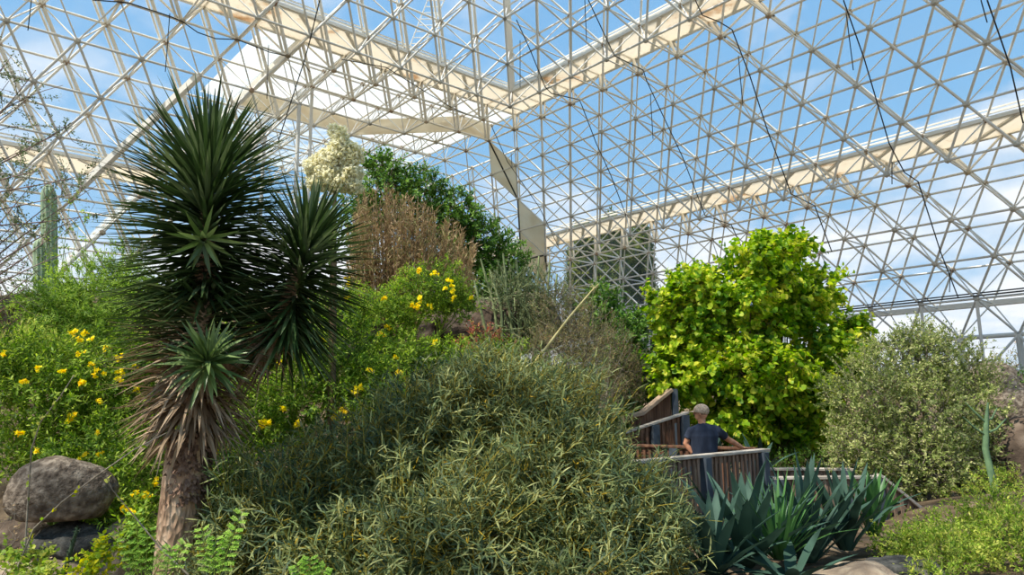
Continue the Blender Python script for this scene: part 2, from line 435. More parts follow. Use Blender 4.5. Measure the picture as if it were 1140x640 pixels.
g.build('column', M_IN, ROOT_L)
# base of the facades: posts, braces and sill under the lowest tubes
def base(side, root, ys):
    f = (lambda a, b, k: L(a, b, k)) if side == 'R' else (lambda a, b, k: L(b, a, k))
    g = G()
    for y in ys:
        a = f(-4.5, y, -7); tubes(g, a, f(-4.5, y, -10.5), .06, n=8)
        tubes(g, f(-5, y - .5, -8), f(-5, y - .5, -10.5), .12, n=8)
        for s in (-.5, .5): tubes(g, f(-5, y + s, -8), f(-4.5, y, -9), .05, n=6)
    tubes(g, f(-4.5, ys[0], -9), f(-4.5, ys[-1], -9), .05, n=6)
    tubes(g, f(-5, ys[0] - .5, -8), f(-5, ys[-1] + .5, -8), .09, n=8)
    g.build('base_posts', M_IN, root)
    g = G(); A, B = f(-5.5, ys[0], -7), f(-5.5, ys[-1], -7); beam(g, A, B, .3, .22); g.build('eaves_beam', M_OUT, root)
    g = G(); z = np.array([0, 0, .1]); A, B = f(-4.45, ys[0], -7), f(-4.45, ys[-1], -7); tubes(g, A + z, B + z, .035); tubes(g, A + z * 2, B + z * 2, .03); g.build('sprinkler_pipe', plain('dark_grey_pipe', '4b4d4f'), root)
base('R', ROOT_R, np.arange(-8.5, YMAX)); base('L', ROOT_L, np.arange(10.5, YMAX + 3))
# ------------------------------------------------------------------ ground
from mathutils import noise as mn
def sstep(a, b, x):
    t = np.clip((x - a) / (b - a), 0, 1); return t * t * (3 - 2 * t)
def hgt(x, y):
    x = np.asarray(x, float); y = np.asarray(y, float)
    back = 2.6 * sstep(15, 26, y)
    hill = 3.0 * sstep(8.5, 15, y) * sstep(1.5, -2.5, x) + 2.3 * sstep(16, 22, y) * sstep(3, -3, x)
    slope = .25 * sstep(8, 3, y) * sstep(2, 4, x) + .55 * sstep(4.5, 7, x) * sstep(5, 8, y) * sstep(13, 9, y)
    h = -.05 + np.maximum(back, hill) + slope + .12 * np.sin(x * .9 + 1) * np.sin(y * .7)
    return np.where(y > 44, 2.4, h)
nx, ny = 110, 120
xs = np.linspace(-40, 42, nx); ys = np.linspace(-3, 46, ny)
X, Y = np.meshgrid(xs, ys, indexing='ij'); Z = hgt(X, Y)
g = G(); V = np.stack([X, Y, Z], -1).reshape(-1, 3)
i, j = np.meshgrid(np.arange(nx - 1), np.arange(ny - 1), indexing='ij'); a = (i * ny + j).ravel()
g.add(V, np.stack([a, a + ny, a + ny + 1, a + 1], 1))
M_SOIL = noisemat('dry_leaf_littered_soil', [(.3, '3a2f24'), (.5, '5e4f3e'), (.65, '7e6d58')], scale=3, rough=.95, bump=.6, spec=.1)
floor = g.build('floor', M_SOIL); tag(floor, kind='structure')
# the desert outside the glass, starting beyond the walls
g = G()
R_ = []
for k in range(48):
    t = k / 48 * 2 * PI; R_.append((math.cos(t), math.sin(t)))
rr = [58, 90, 150, 320]; V = []
for q, r in enumerate(rr):
    for c, s in R_: V.append((c * r, s * r + 10, 2.2 + q * 1.2 * (1 if s > -.2 else .2)))
F = [(q * 48 + k, (q + 1) * 48 + k, (q + 1) * 48 + (k + 1) % 48, q * 48 + (k + 1) % 48) for q in range(3) for k in range(48)]
g.add(V, F); 
g.add([(c * 58, s * 58 + 10, 2.2) for c, s in R_] + [(c * 40, s * 40 + 8, -1.5) for c, s in R_], [(k, (k + 1) % 48, 48 + (k + 1) % 48, 48 + k) for k in range(48)])
M_DES = noisemat('tan_desert_scrub_ground', [(.35, '6f7048'), (.5, '9a8f66'), (.65, 'b0a47c')], scale=.3, rough=.95, bump=0, spec=.1)
tag(g.build('terrain', M_DES), kind='structure')

# ------------------------------------------------------------------ rocks
def rockmat(name, a, b, c, scale=3):
    return noisemat(name, [(.32, a), (.5, b), (.66, c)], scale=scale, rough=.9, bump=.9, detail=10, bscale=max(12, scale * 2.2), spec=.15, bdist=.04)
M_ROCK = rockmat('grey_brown_granite', '4e4237', '75685a', '9a8c7b', 13)
M_ROCKD = rockmat('dark_brown_rock', '3c322a', '5a4c40', '77685a', 3)
M_SLATE = rockmat('blue_grey_slate', '34332f', '4a4843', '625f58', 10)
M_TANR = rockmat('tan_flagstone', '6e5f50', '8c7b68', 'a89880', 6)
def rock(c, r, seed, mat, rough=.22, rot=0, base=ICO4, name='boulder', flat=.0):
    V0, F = base; V = V0.copy(); off = Vector((seed * 7.3, seed * 3.1, seed * 1.7))
    for i, v in enumerate(V):
        p = Vector(v)
        d = 1 + rough * (mn.noise(p * 1.1 + off) * 1.0 + .45 * mn.noise(p * 2.6 + off) + .2 * mn.noise(p * 6 + off))
        d -= rough * .5 * abs(mn.noise(p * 1.7 - off))
        V[i] = v * d
    V[:, 2] = np.where(V[:, 2] < -.6, -.6 + (V[:, 2] + .6) * .3, V[:, 2])
    if flat: V[:, 2] = np.clip(V[:, 2], -flat, flat)
    V = V * np.array(r); c_, s_ = math.cos(rot), math.sin(rot)
    V = np.stack([V[:, 0] * c_ - V[:, 1] * s_, V[:, 0] * s_ + V[:, 1] * c_, V[:, 2]], 1)
    g = G(); g.add(V, F); o = g.build(name, mat); o.location = Vector(c); return o
def rk(px, py, y, rx, rz, seed, mat, label, cat='rock', ry=None, group=None, **kw):
    s = y / FPX; c = W(px, py, y)
    o = rock(c, (rx * s, (ry or rx) * s, rz * s), seed, mat, **kw); tag(o, label, cat, group); return o
rk(69, 549, 7.3, 56, 40, 3, M_ROCK, 'big rounded grey boulder perched on darker rocks at the lower left', rough=.1, ry=40)
rk(88, 606, 7.4, 52, 24, 5, M_SLATE, 'dark slate slab wedged directly under the big rounded grey boulder', name='slate_slab')
rk(62, 648, 7.3, 70, 30, 8, M_TANR, 'pinkish tan rock lowest in the pile beneath the big boulder', name='rock')
rk(140, 628, 7.5, 42, 50, 9, M_TANR, 'tan rock between the big boulder and the thick yucca trunk', name='rock')
rk(15, 615, 8.2, 40, 40, 12, M_ROCKD, 'dark rock at the left edge behind dry grass', name='rock')
rk(545, 372, 14.5, 48, 40, 14, M_ROCKD, 'dark brown rock outcrop behind the red leaved plant', name='rock_outcrop', ry=45)
rk(500, 372, 14.2, 40, 26, 15, M_ROCKD, 'rounded brown rock under the upper yellow flowering shrub', name='rock')
rk(405, 392, 12.5, 40, 30, 16, M_ROCKD, 'brown rock showing among the middle yellow flowering shrubs', name='rock')
rk(452, 402, 13.2, 40, 26, 27, M_ROCKD, 'shaded rock right of the brown rock among the flowering shrubs', name='rock')
rk(590, 362, 15.0, 36, 40, 17, M_ROCKD, 'grey rock right of the dark brown outcrop on the hillside', name='rock')
rk(1122, 468, 14.5, 42, 62, 18, M_ROCK, 'tall weathered rock face at the right edge behind the pale shrub', name='rock_outcrop', rough=.3)
rk(1160, 520, 12.5, 60, 60, 19, M_ROCKD, 'dark hollowed rock at the right edge under the tall rock face', name='rock')
rk(1075, 500, 15.5, 60, 36, 20, M_ROCK, 'low rock hidden behind the pale shrub near the right rock face', name='rock')
rk(960, 655, 6.4, 60, 26, 21, M_TANR, 'flat tan stone at the bottom right beside the agaves', name='flagstone', rough=.25)
rk(1005, 640, 6.9, 42, 18, 22, M_SLATE, 'blue grey stone behind the flat tan stone at the bottom right', name='flagstone', rough=.3)
rk(925, 668, 6.2, 34, 22, 25, M_SLATE, 'small slate stone left of the flat tan stone by the agaves', name='flagstone', rough=.3)

# ------------------------------------------------------------------ plants
def lb(px, py, y, rx, ry, rd=None):
    s = y / FPX; return (W(px, py, y), np.array([rx * s, (rd if rd else (rx + ry) / 2 * s), ry * s]))
def hit(lobes, px, py):
    d = ray(px, py); best = None
    for c, r in lobes:
        o = (EYE - c) / r; dd = d / r; a = dd @ dd; b = o @ dd; cc = o @ o - 1; D = b * b - a * cc
        if D > 0:
            t = (-b - math.sqrt(D)) / a
            if best is None or t < best: best = t
    if best is None:
        c, r = min(lobes, key=lambda q: np.linalg.norm(EYE + d * ((q[0] - EYE) @ d / (d @ d)) - q[0])); best = (c - EYE) @ d / (d @ d)
    return EYE + d * best
def foliage(g, gs, lobes, dens, twig=(.25, .45), m=9, Ls=(.1, .15), Wf=.15, shape='sickle', up=.35, spread=.7, shell=.28, droop=.2, side=.5, stem_r=.004, fold=0, cols=2, t0=.25, phi=None, sprout=.15, smat=0, lumpy=.35):
    """twigs through every lobe, leaves set along them"""
    allS = []
    for c, r in lobes:
        n = max(6, int(dens * (r[0] * r[1] + r[0] * r[2] + r[1] * r[2])))
        d = rdir(n); rad_ = rng.random(n) ** shell
        rad_ *= np.where(rng.random(n) < sprout, 1 + rng.random(n) * .18, 1)
        lump = np.array([1 + lumpy * mn.noise(Vector(v) * 2.2 + Vector(c)) for v in d])
        S = c + d * (rad_ * lump)[:, None] * r
        T = unit(d * spread + rdir(n) * .55 + np.array([0, 0, up])); ln = rng.uniform(*twig, n)
        gz = hgt(S[:, 0], S[:, 1]); keep = S[:, 2] > gz + .03
        S, T, ln = S[keep], T[keep], ln[keep]; n = len(S)
        if n == 0: continue
        A = S - T * (ln * .55)[:, None]; B = A + T * ln[:, None]; B[:, 2] -= ln * droop * .3
        if gs is not None: tubes(gs, A, B, stem_r, stem_r * .5, n=3, mat=smat)
        t = np.linspace(t0, 1, m)[None] + rng.normal(size=(n, m)) * .03
        P = A[:, None] + (B - A)[:, None] * t[..., None]
        u, v = perp(T); az = np.arange(m)[None] * 2.4 + rng.random((n, 1)) * 6.28
        rad2 = u[:, None] * np.cos(az)[..., None] + v[:, None] * np.sin(az)[..., None]
        LD = unit(T[:, None] * .75 + rad2 * .8 + rng.normal(size=(n, m, 3)) * .25)
        NN = unit(T[:, None] + np.array([0, 0, .9]) - rad2 * .4 + rng.normal(size=(n, m, 3)) * .3)
        Ln = rng.uniform(*Ls, (n, m)) * (1.1 - .35 * t)
        f = lambda a: a.reshape(-1, *a.shape[2:])
        leaves(g, f(P), f(LD), f(NN), f(Ln), f(Ln) * Wf * rng.uniform(.8, 1.2, n * m), shape, bend=rng.uniform(0, droop * 2, n * m), side=rng.normal(size=n * m) * side, fold=fold, cols=cols)
        allS.append(A)
    return np.concatenate(allS)
def limbs(g, base, lobes, r0, nsub=7, jitter=.15, mat=0, n=6, tips=None):
    base = np.asarray(base, float)
    for c, r in lobes:
        mid = base * .45 + c * .55 + rng.normal(size=3) * jitter * .5; mid[2] = base[2] + (c[2] - base[2]) * .6
        P = [base, base * .75 + mid * .25 + rng.normal(size=3) * jitter * .15, mid, mid * .4 + c * .6, c + r * np.array([0, 0, .3])]
        path(g, P, [r0, r0 * .85, r0 * .6, r0 * .45, r0 * .3], n=n, mat=mat)
        for _ in range(nsub):
            e = c + rdir(1, .3)[0] * r * rng.uniform(.6, .95); s = np.array(P[2 + rng.integers(0, 3)])
            path(g, [s, s * .5 + e * .5 + rng.normal(size=3) * jitter * .4, e], [r0 * .3, r0 * .2, r0 * .08], n=4, mat=mat)
M_TWIG = noisemat('brown_bark_twigs', [(.3, '4a3a2c'), (.6, '7c6850')], scale=12, rough=.9, bump=0, spec=.1)
M_GTWIG = noisemat('grey_twigs', [(.3, '6d6456'), (.6, '978c7c')], scale=12, rough=.9, bump=0, spec=.1)
def plant(name, label, cat, lobes, base, lm, sm=M_TWIG, r0=.04, nsub=7, group=None, stem_r=.004, extra=None, smalls=None, **kw):
    root = thing(name, base, label, cat, group)
    g, gs, gb = G(), G(), G()
    foliage(g, gs, lobes, stem_r=stem_r, **kw)
    limbs(gb, base, lobes, r0, nsub)
    g.build('foliage', lm, root); gs.build('twigs', smalls or sm, root); gb.build('branch', sm, root)
    return root
LM = {
 'sprig': leafmat('bright_sprig_leaf', ['7ca83a', '9cc64c', 'b4d65e'], trans=.45),
 'willow': leafmat('blue_green_willowy_leaf', ['3a4a28', '566640', '748452', '949c60', 'b2b272', '4c6048'], trans=.3),
 'tecoma': leafmat('fresh_green_leaf', ['48661a', '668a22', '8cab32', 'b2c648'], trans=.45),
 'mesq': leafmat('feathery_green_leaf', ['52741e', '74942e', '93b03e', 'a8c04c'], trans=.45),
 'tree': leafmat('bright_lime_leaf', ['56801a', '7aa220', 'a0bc2a', 'c2d23c', '8cb024', 'e0dc50'], trans=.5, rough=.45),
 'pale': leafmat('pale_olive_leaf', ['6c7c38', '8c9c50', 'acb46c', 'd0cc8c', '7c8c40'], trans=.35),
 'mound': leafmat('deep_green_leaf', ['385a1e', '4f7628', '6a9236', '84a648'], trans=.35),
 'brown': leafmat('dry_brown_spikelet', ['8a7250', 'a88c66', 'c0a47c', '9a7c56', 'a09a62'], trans=.2),
 'red': leafmat('red_pink_leaf', ['a4453a', 'c4705e', 'd08c6a', '8c9a4a'], trans=.35),
 'grey': leafmat('grey_green_leaf', ['5d6a44', '7d8a5e', '98a27a', '6b6240', '55603c'], trans=.3),
 'greybrown': leafmat('brown_green_leaf', ['6a6a3c', '8a8052', '9a7650', '78884a', 'a49a6c'], trans=.3),
 'conifer': leafmat('dark_conifer_leaf', ['34481a', '4a5e20', '62722a', '7c8238'], trans=.25, rough=.9, spec=.05),
 'yellow': leafmat('yellow_lime_leaf', ['c8c81e', 'dcd028', 'a4b424', '86a82c'], trans=.5),
 'herb': leafmat('herb_green_leaf', ['6c8c28', '90ac38', 'b2c84c', '9a9848', 'c8cc60'], trans=.45),
 'tiny': leafmat('tiny_grey_green_leaf', ['56683e', '6f8050', '86905c'], trans=.3),
 'cream': leafmat('cream_blossom', ['efeace', 'f5f1da', 'e4deb8', 'd9d3a6'], trans=.4),
 'flower': leafmat('golden_yellow_petal', ['ffea10', 'fff23a', 'ffd800'], trans=.35, rough=.6),
}
M_YST = noisemat('yellow_green_stem', [(.3, '8c8432'), (.6, 'b09c3a')], scale=12, rough=.8, bump=0)
M_GST = noisemat('green_stem', [(.3, '5f7a2c'), (.6, '87983c')], scale=12, rough=.8, bump=0)
def gb_(px, y, dz=0):  # ground point below a column of the photo
    p = W(px, 451, y); return np.array([p[0], p[1], float(hgt(p[0], p[1])) + dz])
def cluster(root, p, s=1., n=5):
    g = G(); k = n
    D = rdir(k, .4); D[:, 1] -= .5; D = unit(D); P = p + rng.normal(size=(k, 3)) * .028 * s
    for d, q in zip(D, P):
        u, v = perp(d); a = np.arange(5) * 2 * PI / 5
        rr = np.cos(a)[:, None] * u + np.sin(a)[:, None] * v
        tubes(g, [q - d * .035 * s], [q + d * .01 * s], .006 * s, .013 * s, n=5)
        leaves(g, q + rr * .009 * s, unit(rr + d * .55), np.broadcast_to(d, (5, 3)), .034 * s, .03 * s, 'broad', bend=.3)
    o = g.build('flower_cluster', LM['flower'], root); return o
def flowers(root, lobes, pts, s=1.):
    for px, py in pts: cluster(root, hit(lobes, px, py) - unit(ray(px, py)) * .04, s * rng.uniform(.65, .95), int(rng.integers(4, 7)))

# --- yellow trumpet shrubs
T = dict(lumpy=.6, twig=(.24, .46), m=12, Ls=(.06, .1), Wf=.3, shape='ovate', up=.3, droop=.4, side=.2, shell=.3)
lo = [lb(40, 440, 8.8, 62, 62), lb(112, 428, 8.9, 52, 56), lb(60, 500, 8.6, 60, 40), lb(10, 400, 9, 40, 40), lb(120, 500, 8.5, 45, 48)]
r_ = plant('trumpet_shrub', 'sprawling green shrub with yellow flowers behind the big rounded boulder', 'shrub', lo, gb_(70, 8.9), LM['tecoma'], M_GST, dens=330, **T)
flowers(r_, lo, [(82,370),(93,371),(89,379),(100,377),(90,393),(119,388),(102,406),(133,398),(108,415),(136,414),(5,396),(69,414),(42,410),(79,465),(26,425),(91,425),(109,482),(43,501),(110,505),(21,482),(132,422),(110,446),(94,508),(84,459)], .95)
lo = [lb(150, 400, 9.2, 30, 45), lb(158, 520, 8.0, 38, 52), lb(130, 575, 7.6, 38, 36), lb(160, 590, 7.2, 26, 34), lb(140, 460, 8.9, 32, 40)]
r_ = plant('trumpet_shrub', 'green shrub with yellow flowers directly left of the yucca trunk', 'shrub', lo, gb_(150, 8.2), LM['tecoma'], M_GST, dens=330, **T)
flowers(r_, lo, [(151,408),(153,434),(173,535),(161,550),(146,571),(136,566),(152,548)], .95)
lo = [lb(325, 440, 9.6, 60, 60), lb(270, 470, 9.0, 50, 60), lb(380, 400, 10, 46, 52), lb(420, 440, 9.8, 46, 46), lb(340, 380, 10.4, 46, 36), lb(270, 400, 10, 46, 50), lb(245, 530, 8.6, 32, 46)]
r_ = plant('trumpet_shrub', 'wide green shrub with yellow flowers right of the yucca trunk', 'shrub', lo, gb_(325, 9.8), LM['tecoma'], M_GST, dens=330, **T)
flowers(r_, lo, [(237,499),(294,471),(249,538),(314,356),(331,360),(355,378),(311,402),(412,413),(403,432),(374,463),(380,456),(385,458),(295,472),(329,472),(379,479),(399,475),(416,498),(395,436),(316,455),(440,398),(443,414),(300,470)])
lo = [lb(480, 322, 12.6, 46, 32), lb(430, 345, 12.2, 46, 28), lb(378, 345, 12, 40, 30), lb(505, 335, 12.8, 30, 20), lb(450, 390, 11.8, 40, 26), lb(500, 395, 11.8, 30, 20)]
r_ = plant('trumpet_shrub', 'green shrub with yellow flowers spilling over rocks in front of the brown bush', 'shrub', lo, gb_(450, 12.8), LM['tecoma'], M_GST, dens=300, **T)
flowers(r_, lo, [(385,310),(388,318),(385,332),(459,341),(465,341),(477,340),(502,315),(503,326),(468,333),(432,365),(424,373),(483,381),(469,302),(484,305),(500,310),(524,331),(427,333),(496,320),(506,333)], 1.25)
# --- large willowy acacia in the middle foreground
lo = [lb(330, 565, 6.9, 84, 66, .9), lb(420, 520, 7.3, 80, 60, .9), lb(480, 470, 7.7, 70, 56, .9), lb(560, 450, 7.9, 72, 52, .9), lb(625, 470, 7.7, 60, 60, .9), lb(600, 540, 7.1, 90, 70, 1.), lb(500, 580, 6.7, 100, 70, 1.),
      lb(680, 560, 6.9, 60, 60, .8), lb(715, 610, 6.6, 52, 44, .6), lb(400, 620, 6.4, 90, 50, .8), lb(640, 625, 6.4, 76, 50, .8), lb(270, 615, 6.6, 50, 50, .7), lb(665, 500, 7.4, 30, 34, .5), lb(545, 415, 8, 40, 26, .5), lb(735, 575, 6.7, 30, 30, .4)]
g_, gy = G(), G()
base = gb_(520, 7.6); r_ = thing('acacia_shrub', base, 'large willowy blue green shrub with narrow curved leaves filling the middle foreground', 'shrub')
gs, gb = G(), G()
foliage(g_, gs, lo, dens=380, twig=(.32, .6), m=12, Ls=(.12, .2), Wf=.105, shape='sickle', lumpy=.5, sprout=.25, up=.5, droop=.35, side=.7, shell=.36, stem_r=.0045)
limbs(gb, base, lo, .05, 9)
# small golden bud sprays among the leaves
for c, r in lo:
    n = int(420 * (r[0] * r[2])); d = rdir(n); S = c + d * (rng.random(n) ** .3)[:, None] * r
    Dd = rdir(n * 3, .2); leaves(gy, np.repeat(S, 3, 0) + Dd * .01, Dd, rdir(n * 3), rng.uniform(.04, .08, n * 3), .009, 'dart')
g_.build('foliage', LM['willow'], r_); gs.build('twigs', M_YST, r_); gb.build('branch', M_TWIG, r_)
gy.build('bud_sprays', leafmat('golden_bud', ['c9a41e', 'dcb838', 'b0942c'], trans=.3), r_)
# --- feathery shrub on the left slope
F_ = dict(lumpy=.6, twig=(.3, .6), m=16, Ls=(.06, .11), Wf=.2, shape='ovate', up=.05, spread=.9, droop=.3, side=.1, shell=.3)
lo = [lb(95, 335, 11.4, 62, 36), lb(140, 310, 11.8, 38, 34), lb(55, 340, 11.2, 34, 30), lb(150, 350, 11.2, 34, 40), lb(100, 365, 11, 60, 26)]
plant('mesquite_shrub', 'feathery bright green shrub right of the tall ribbed cactus', 'shrub', lo, gb_(100, 11.6), LM['mesq'], M_GST, dens=300, **F_)
lo = [lb(25, 395, 10, 36, 32), lb(60, 395, 10.2, 36, 24)]
plant('grassy_shrub', 'light green grassy shrub at the left edge below the fence', 'shrub', lo, gb_(30, 10.2), LM['herb'], M_GST, dens=330, **{**F_, 'up': .8, 'Wf': .12, 'Ls': (.1, .16)})
# --- hillside: brown bush, green trees, grey shrubs
root = thing('dry_grass_bush', gb_(450, 15.5), 'tall upright brown feathery bush in front of the green trees on the hill', 'bush')
g, gs = G(), G()
bp = gb_(445, 15.5)
n = 330; tops = []
for i in range(n):
    px = rng.uniform(385, 530); top = np.interp(px, [385, 400, 430, 470, 500, 530], [255, 212, 203, 225, 236, 268]) + abs(rng.normal()) * 34
    y = 15.5 + rng.normal() * .5; tops.append(W(px, top, y))
tops = np.array(tops); st = bp + (tops - bp) * np.array([.7, .6, .0]) + rng.normal(size=(n, 3)) * [.1, .1, 0]; st[:, 2] = hgt(st[:, 0], st[:, 1])
tubes(gs, st, tops, .014, .004, n=3)
m_ = 64; t = np.linspace(.2, 1, m_)[None] + rng.normal(size=(n, m_)) * .01
P = st[:, None] + (tops - st)[:, None] * t[..., None]; dd = unit(tops - st)
LD = unit(dd[:, None] * .9 + rng.normal(size=(n, m_, 3)) * .5)
leaves(g, P.reshape(-1, 3), LD.reshape(-1, 3), rdir(n * m_), rng.uniform(.08, .2, n * m_), .02, 'dart', bend=.3)
g.build('foliage', LM['brown'], root); gs.build('stems', noisemat('dry_brown_stem', [(.3, '6e5636'), (.6, '9a7c54')], scale=8, rough=.9, bump=0), root)
B_ = dict(twig=(.3, .6), m=11, Ls=(.12, .18), Wf=.42, shape='ovate', up=.3, droop=.3, side=.2, shell=.28)
lo = [lb(435, 215, 20, 38, 40), lb(400, 240, 19.6, 22, 40), lb(470, 220, 20.4, 34, 36), lb(425, 185, 20, 22, 18)]
plant('green_tree', 'green leafy tree crowning the hill right of the cream blossom', 'tree', lo, gb_(430, 20), LM['mound'], dens=100, r0=.1, **B_)
lo = [lb(505, 240, 20.6, 34, 34), lb(530, 270, 20.8, 34, 36), lb(490, 270, 20.4, 30, 36)]
plant('green_tree', 'dense green tree on the hill above the brown bush tops', 'tree', lo, gb_(515, 20.6), LM['mound'], dens=100, r0=.1, **B_)
lo = [lb(560, 290, 21, 28, 32), lb(545, 320, 20.6, 34, 30), lb(580, 322, 21, 16, 30)]
plant('green_tree', 'rightmost dark green tree on the hill beside the white fabric sail', 'tree', lo, gb_(560, 21), LM['mound'], dens=105, r0=.1, **B_)
# cholla-like grey green bush with fingers
root = thing('cholla_bush', gb_(580, 13.8), 'grey green branching bush with finger like stems right of the brown bush', 'bush')
g, gs = G(), G(); bp = gb_(580, 13.8)
lo = [lb(565, 325, 13.8, 34, 34), lb(605, 330, 13.8, 30, 36), lb(590, 365, 13.6, 36, 34)]
foliage(g, gs, lo, dens=200, twig=(.2, .4), m=10, Ls=(.05, .1), Wf=.2, shape='ovate', up=.5, shell=.4, stem_r=.012)
for px, py in ((535, 288), (545, 300), (560, 282), (575, 290), (590, 300), (600, 285), (612, 292), (528, 312), (620, 305)):
    tip = W(px, py, 13.6); s = tip * .45 + bp * .55 + rng.normal(size=3) * .1
    path(gs, [bp, s, s * .4 + tip * .6 + rng.normal(size=3) * .08, tip], [.05, .035, .03, .02], n=6)
g.build('foliage', LM['grey'], root); gs.build('stems', noisemat('grey_green_stem', [(.3, '6f7a50'), (.6, '98a070')], scale=12, rough=.9, bump=.2), root)
S_ = dict(twig=(.2, .45), m=14, Ls=(.04, .08), Wf=.2, shape='ovate', up=.6, droop=.2, side=.2, shell=.33)
lo = [lb(625, 350, 13.2, 34, 40), lb(655, 375, 13, 34, 44), lb(610, 395, 12.6, 40, 36)]
plant('brush_shrub', 'grey and reddish brown wispy shrub on the slope below the white sail', 'shrub', lo, gb_(630, 13), LM['greybrown'], M_GTWIG, dens=260, **S_)
lo = [lb(680, 400, 15.4, 34, 46), lb(700, 425, 15.6, 24, 30), lb(655, 430, 12.4, 34, 32)]
plant('brush_shrub', 'dull olive shrub on the slope just left of the wooden stair wall', 'shrub', lo, gb_(670, 14.2), LM['greybrown'], M_GTWIG, dens=260, **S_)
lo = [lb(560, 395, 12, 30, 20), lb(520, 405, 11.6, 26, 18)]
plant('green_bush', 'small green bush under the red leaved plant', 'bush', lo, gb_(545, 12), LM['tecoma'], M_GST, dens=300, **T)
lo = [lb(537, 382, 12.2, 22, 20), lb(550, 392, 12.2, 20, 16), lb(520, 392, 12.1, 14, 10)]
plant('red_leaved_shrub', 'small shrub with red and pink leaves in front of the dark rock outcrop', 'shrub', lo, gb_(538, 12.3), LM['red'], M_TWIG, dens=330, **{**S_, 'Wf': .4})
# leaning dry agave stalk
g = G(); A, B = W(606, 390, 11.8), W(662, 320, 11.8); A0 = A + (A - B) * .6
path(g, [A0, A, A * .5 + B * .5 + np.array([0, 0, .03]), B], [.03, .026, .02, .012], n=7)
dd = rdir(14); leaves(g, np.repeat([B], 14, 0), dd, rdir(14), .12, .015, 'dart')
tag(g.build('flower_stalk', noisemat('pale_dry_stalk', [(.3, 'a89a62'), (.6, 'c6ba84')], scale=8, rough=.8, bump=0)), 'long pale dry flower stalk leaning to the right above the acacia shrub', 'stalk')
# --- bright lime tree
lo = [lb(848, 298, 15, 56, 38), lb(790, 330, 14.8, 46, 40), lb(895, 335, 15.4, 46, 46), lb(755, 350, 14.6, 34, 38), lb(830, 360, 14.6, 66, 46), lb(905, 400, 15, 48, 52), lb(780, 410, 14.4, 46, 46),
      lb(850, 430, 14.4, 66, 50), lb(905, 455, 14.8, 40, 46), lb(820, 475, 14.6, 60, 34), lb(945, 375, 15.4, 22, 34), lb(880, 480, 14.7, 44, 32), lb(870, 272, 15.2, 30, 18), ]
lo2 = []
for c, r in lo:
    for _ in range(4):
        d = rdir(1)[0]; lo2.append((c + d * r * .62, r * rng.uniform(.42, .62)))
lo = [(c, r * .72) for c, r in lo]
base = gb_(845, 15.3); r_ = thing('leafy_tree', base, 'rounded tree with big bright lime green leaves behind the man', 'tree')
g, gs, gb = G(), G(), G()
foliage(g, gs, lo, dens=70, twig=(.35, .7), m=10, Ls=(.1, .17), Wf=.92, shape='broad', up=.1, stem_r=.006)
foliage(g, gs, lo2, dens=95, twig=(.3, .7), m=12, Ls=(.09, .155), Wf=.92, shape='broad', up=.25, droop=.35, side=.1, shell=.22, stem_r=.006, fold=.12, cols=3, sprout=.4)
limbs(gb, base, lo, .06, 8)
g.build('foliage', LM['tree'], r_); gs.build('twigs', M_TWIG, r_); gb.build('trunk', M_TWIG, r_)
# --- pale shrub right, low plants
lo = [lb(1005, 400, 13, 46, 36), lb(1055, 405, 13.2, 40, 40), lb(965, 440, 12.6, 48, 46), lb(1030, 460, 12.4, 60, 50), lb(1085, 445, 12.8, 32, 46), lb(960, 500, 12.2, 42, 36), lb(1030, 515, 12, 60, 40), lb(1020, 375, 13.4, 26, 20), lb(1085, 500, 12.4, 30, 40)]
plant('pale_shrub', 'large pale olive shrub with tiny leaves right of the lime green tree', 'shrub', lo, gb_(1020, 12.8), LM['pale'], M_GTWIG, dens=270, twig=(.2, .45), m=13, Ls=(.05, .085), Wf=.42, shape='ovate', up=.3, droop=.2, side=.2, shell=.27, r0=.05)
lo = [lb(1122, 430, 14.6, 26, 22), lb(1150, 440, 14.4, 26, 20)]
plant('green_bush', 'dark green bush on top of the rock face at the right edge', 'bush', lo, gb_(1130, 15), LM['mound'], M_TWIG, dens=260, **{**S_, 'Wf': .45})
H_ = dict(twig=(.16, .34), m=13, Ls=(.035, .06), Wf=.4, shape='ovate', up=.35, droop=.2, side=.1, shell=.35)
lo = [lb(1058, 588, 8.2, 44, 20), lb(1108, 570, 8.4, 42, 34), lb(1010, 600, 7.4, 34, 18), lb(1060, 612, 7.2, 46, 26), lb(1125, 610, 7.2, 40, 40), lb(1000, 606, 8.2, 28, 14), lb(1040, 640, 6.6, 40, 18)]
plant('herb_patch', 'low bright green feathery groundcover at the lower right corner', 'groundcover', lo, gb_(1060, 7.8), LM['herb'], M_GST, dens=420, r0=.01, **H_)
lo = [lb(1055, 562, 11.6, 26, 10), lb(1085, 556, 11.4, 30, 12), lb(1120, 540, 11, 36, 18)]
plant('herb_patch', 'strip of reddish green groundcover between the stair rail and pale shrub', 'groundcover', lo, gb_(1060, 10), LM['herb'], M_TWIG, dens=420, r0=.01, **H_)
lo = [lb(905, 512, 14.2, 46, 16), lb(860, 516, 14, 40, 14), lb(950, 515, 13.8, 30, 16)]
plant('dark_bush', 'low dark bush in the shade under the lime green tree', 'bush', lo, gb_(900, 14.2), LM['mound'], M_TWIG, dens=240, **{**S_, 'Wf': .4})
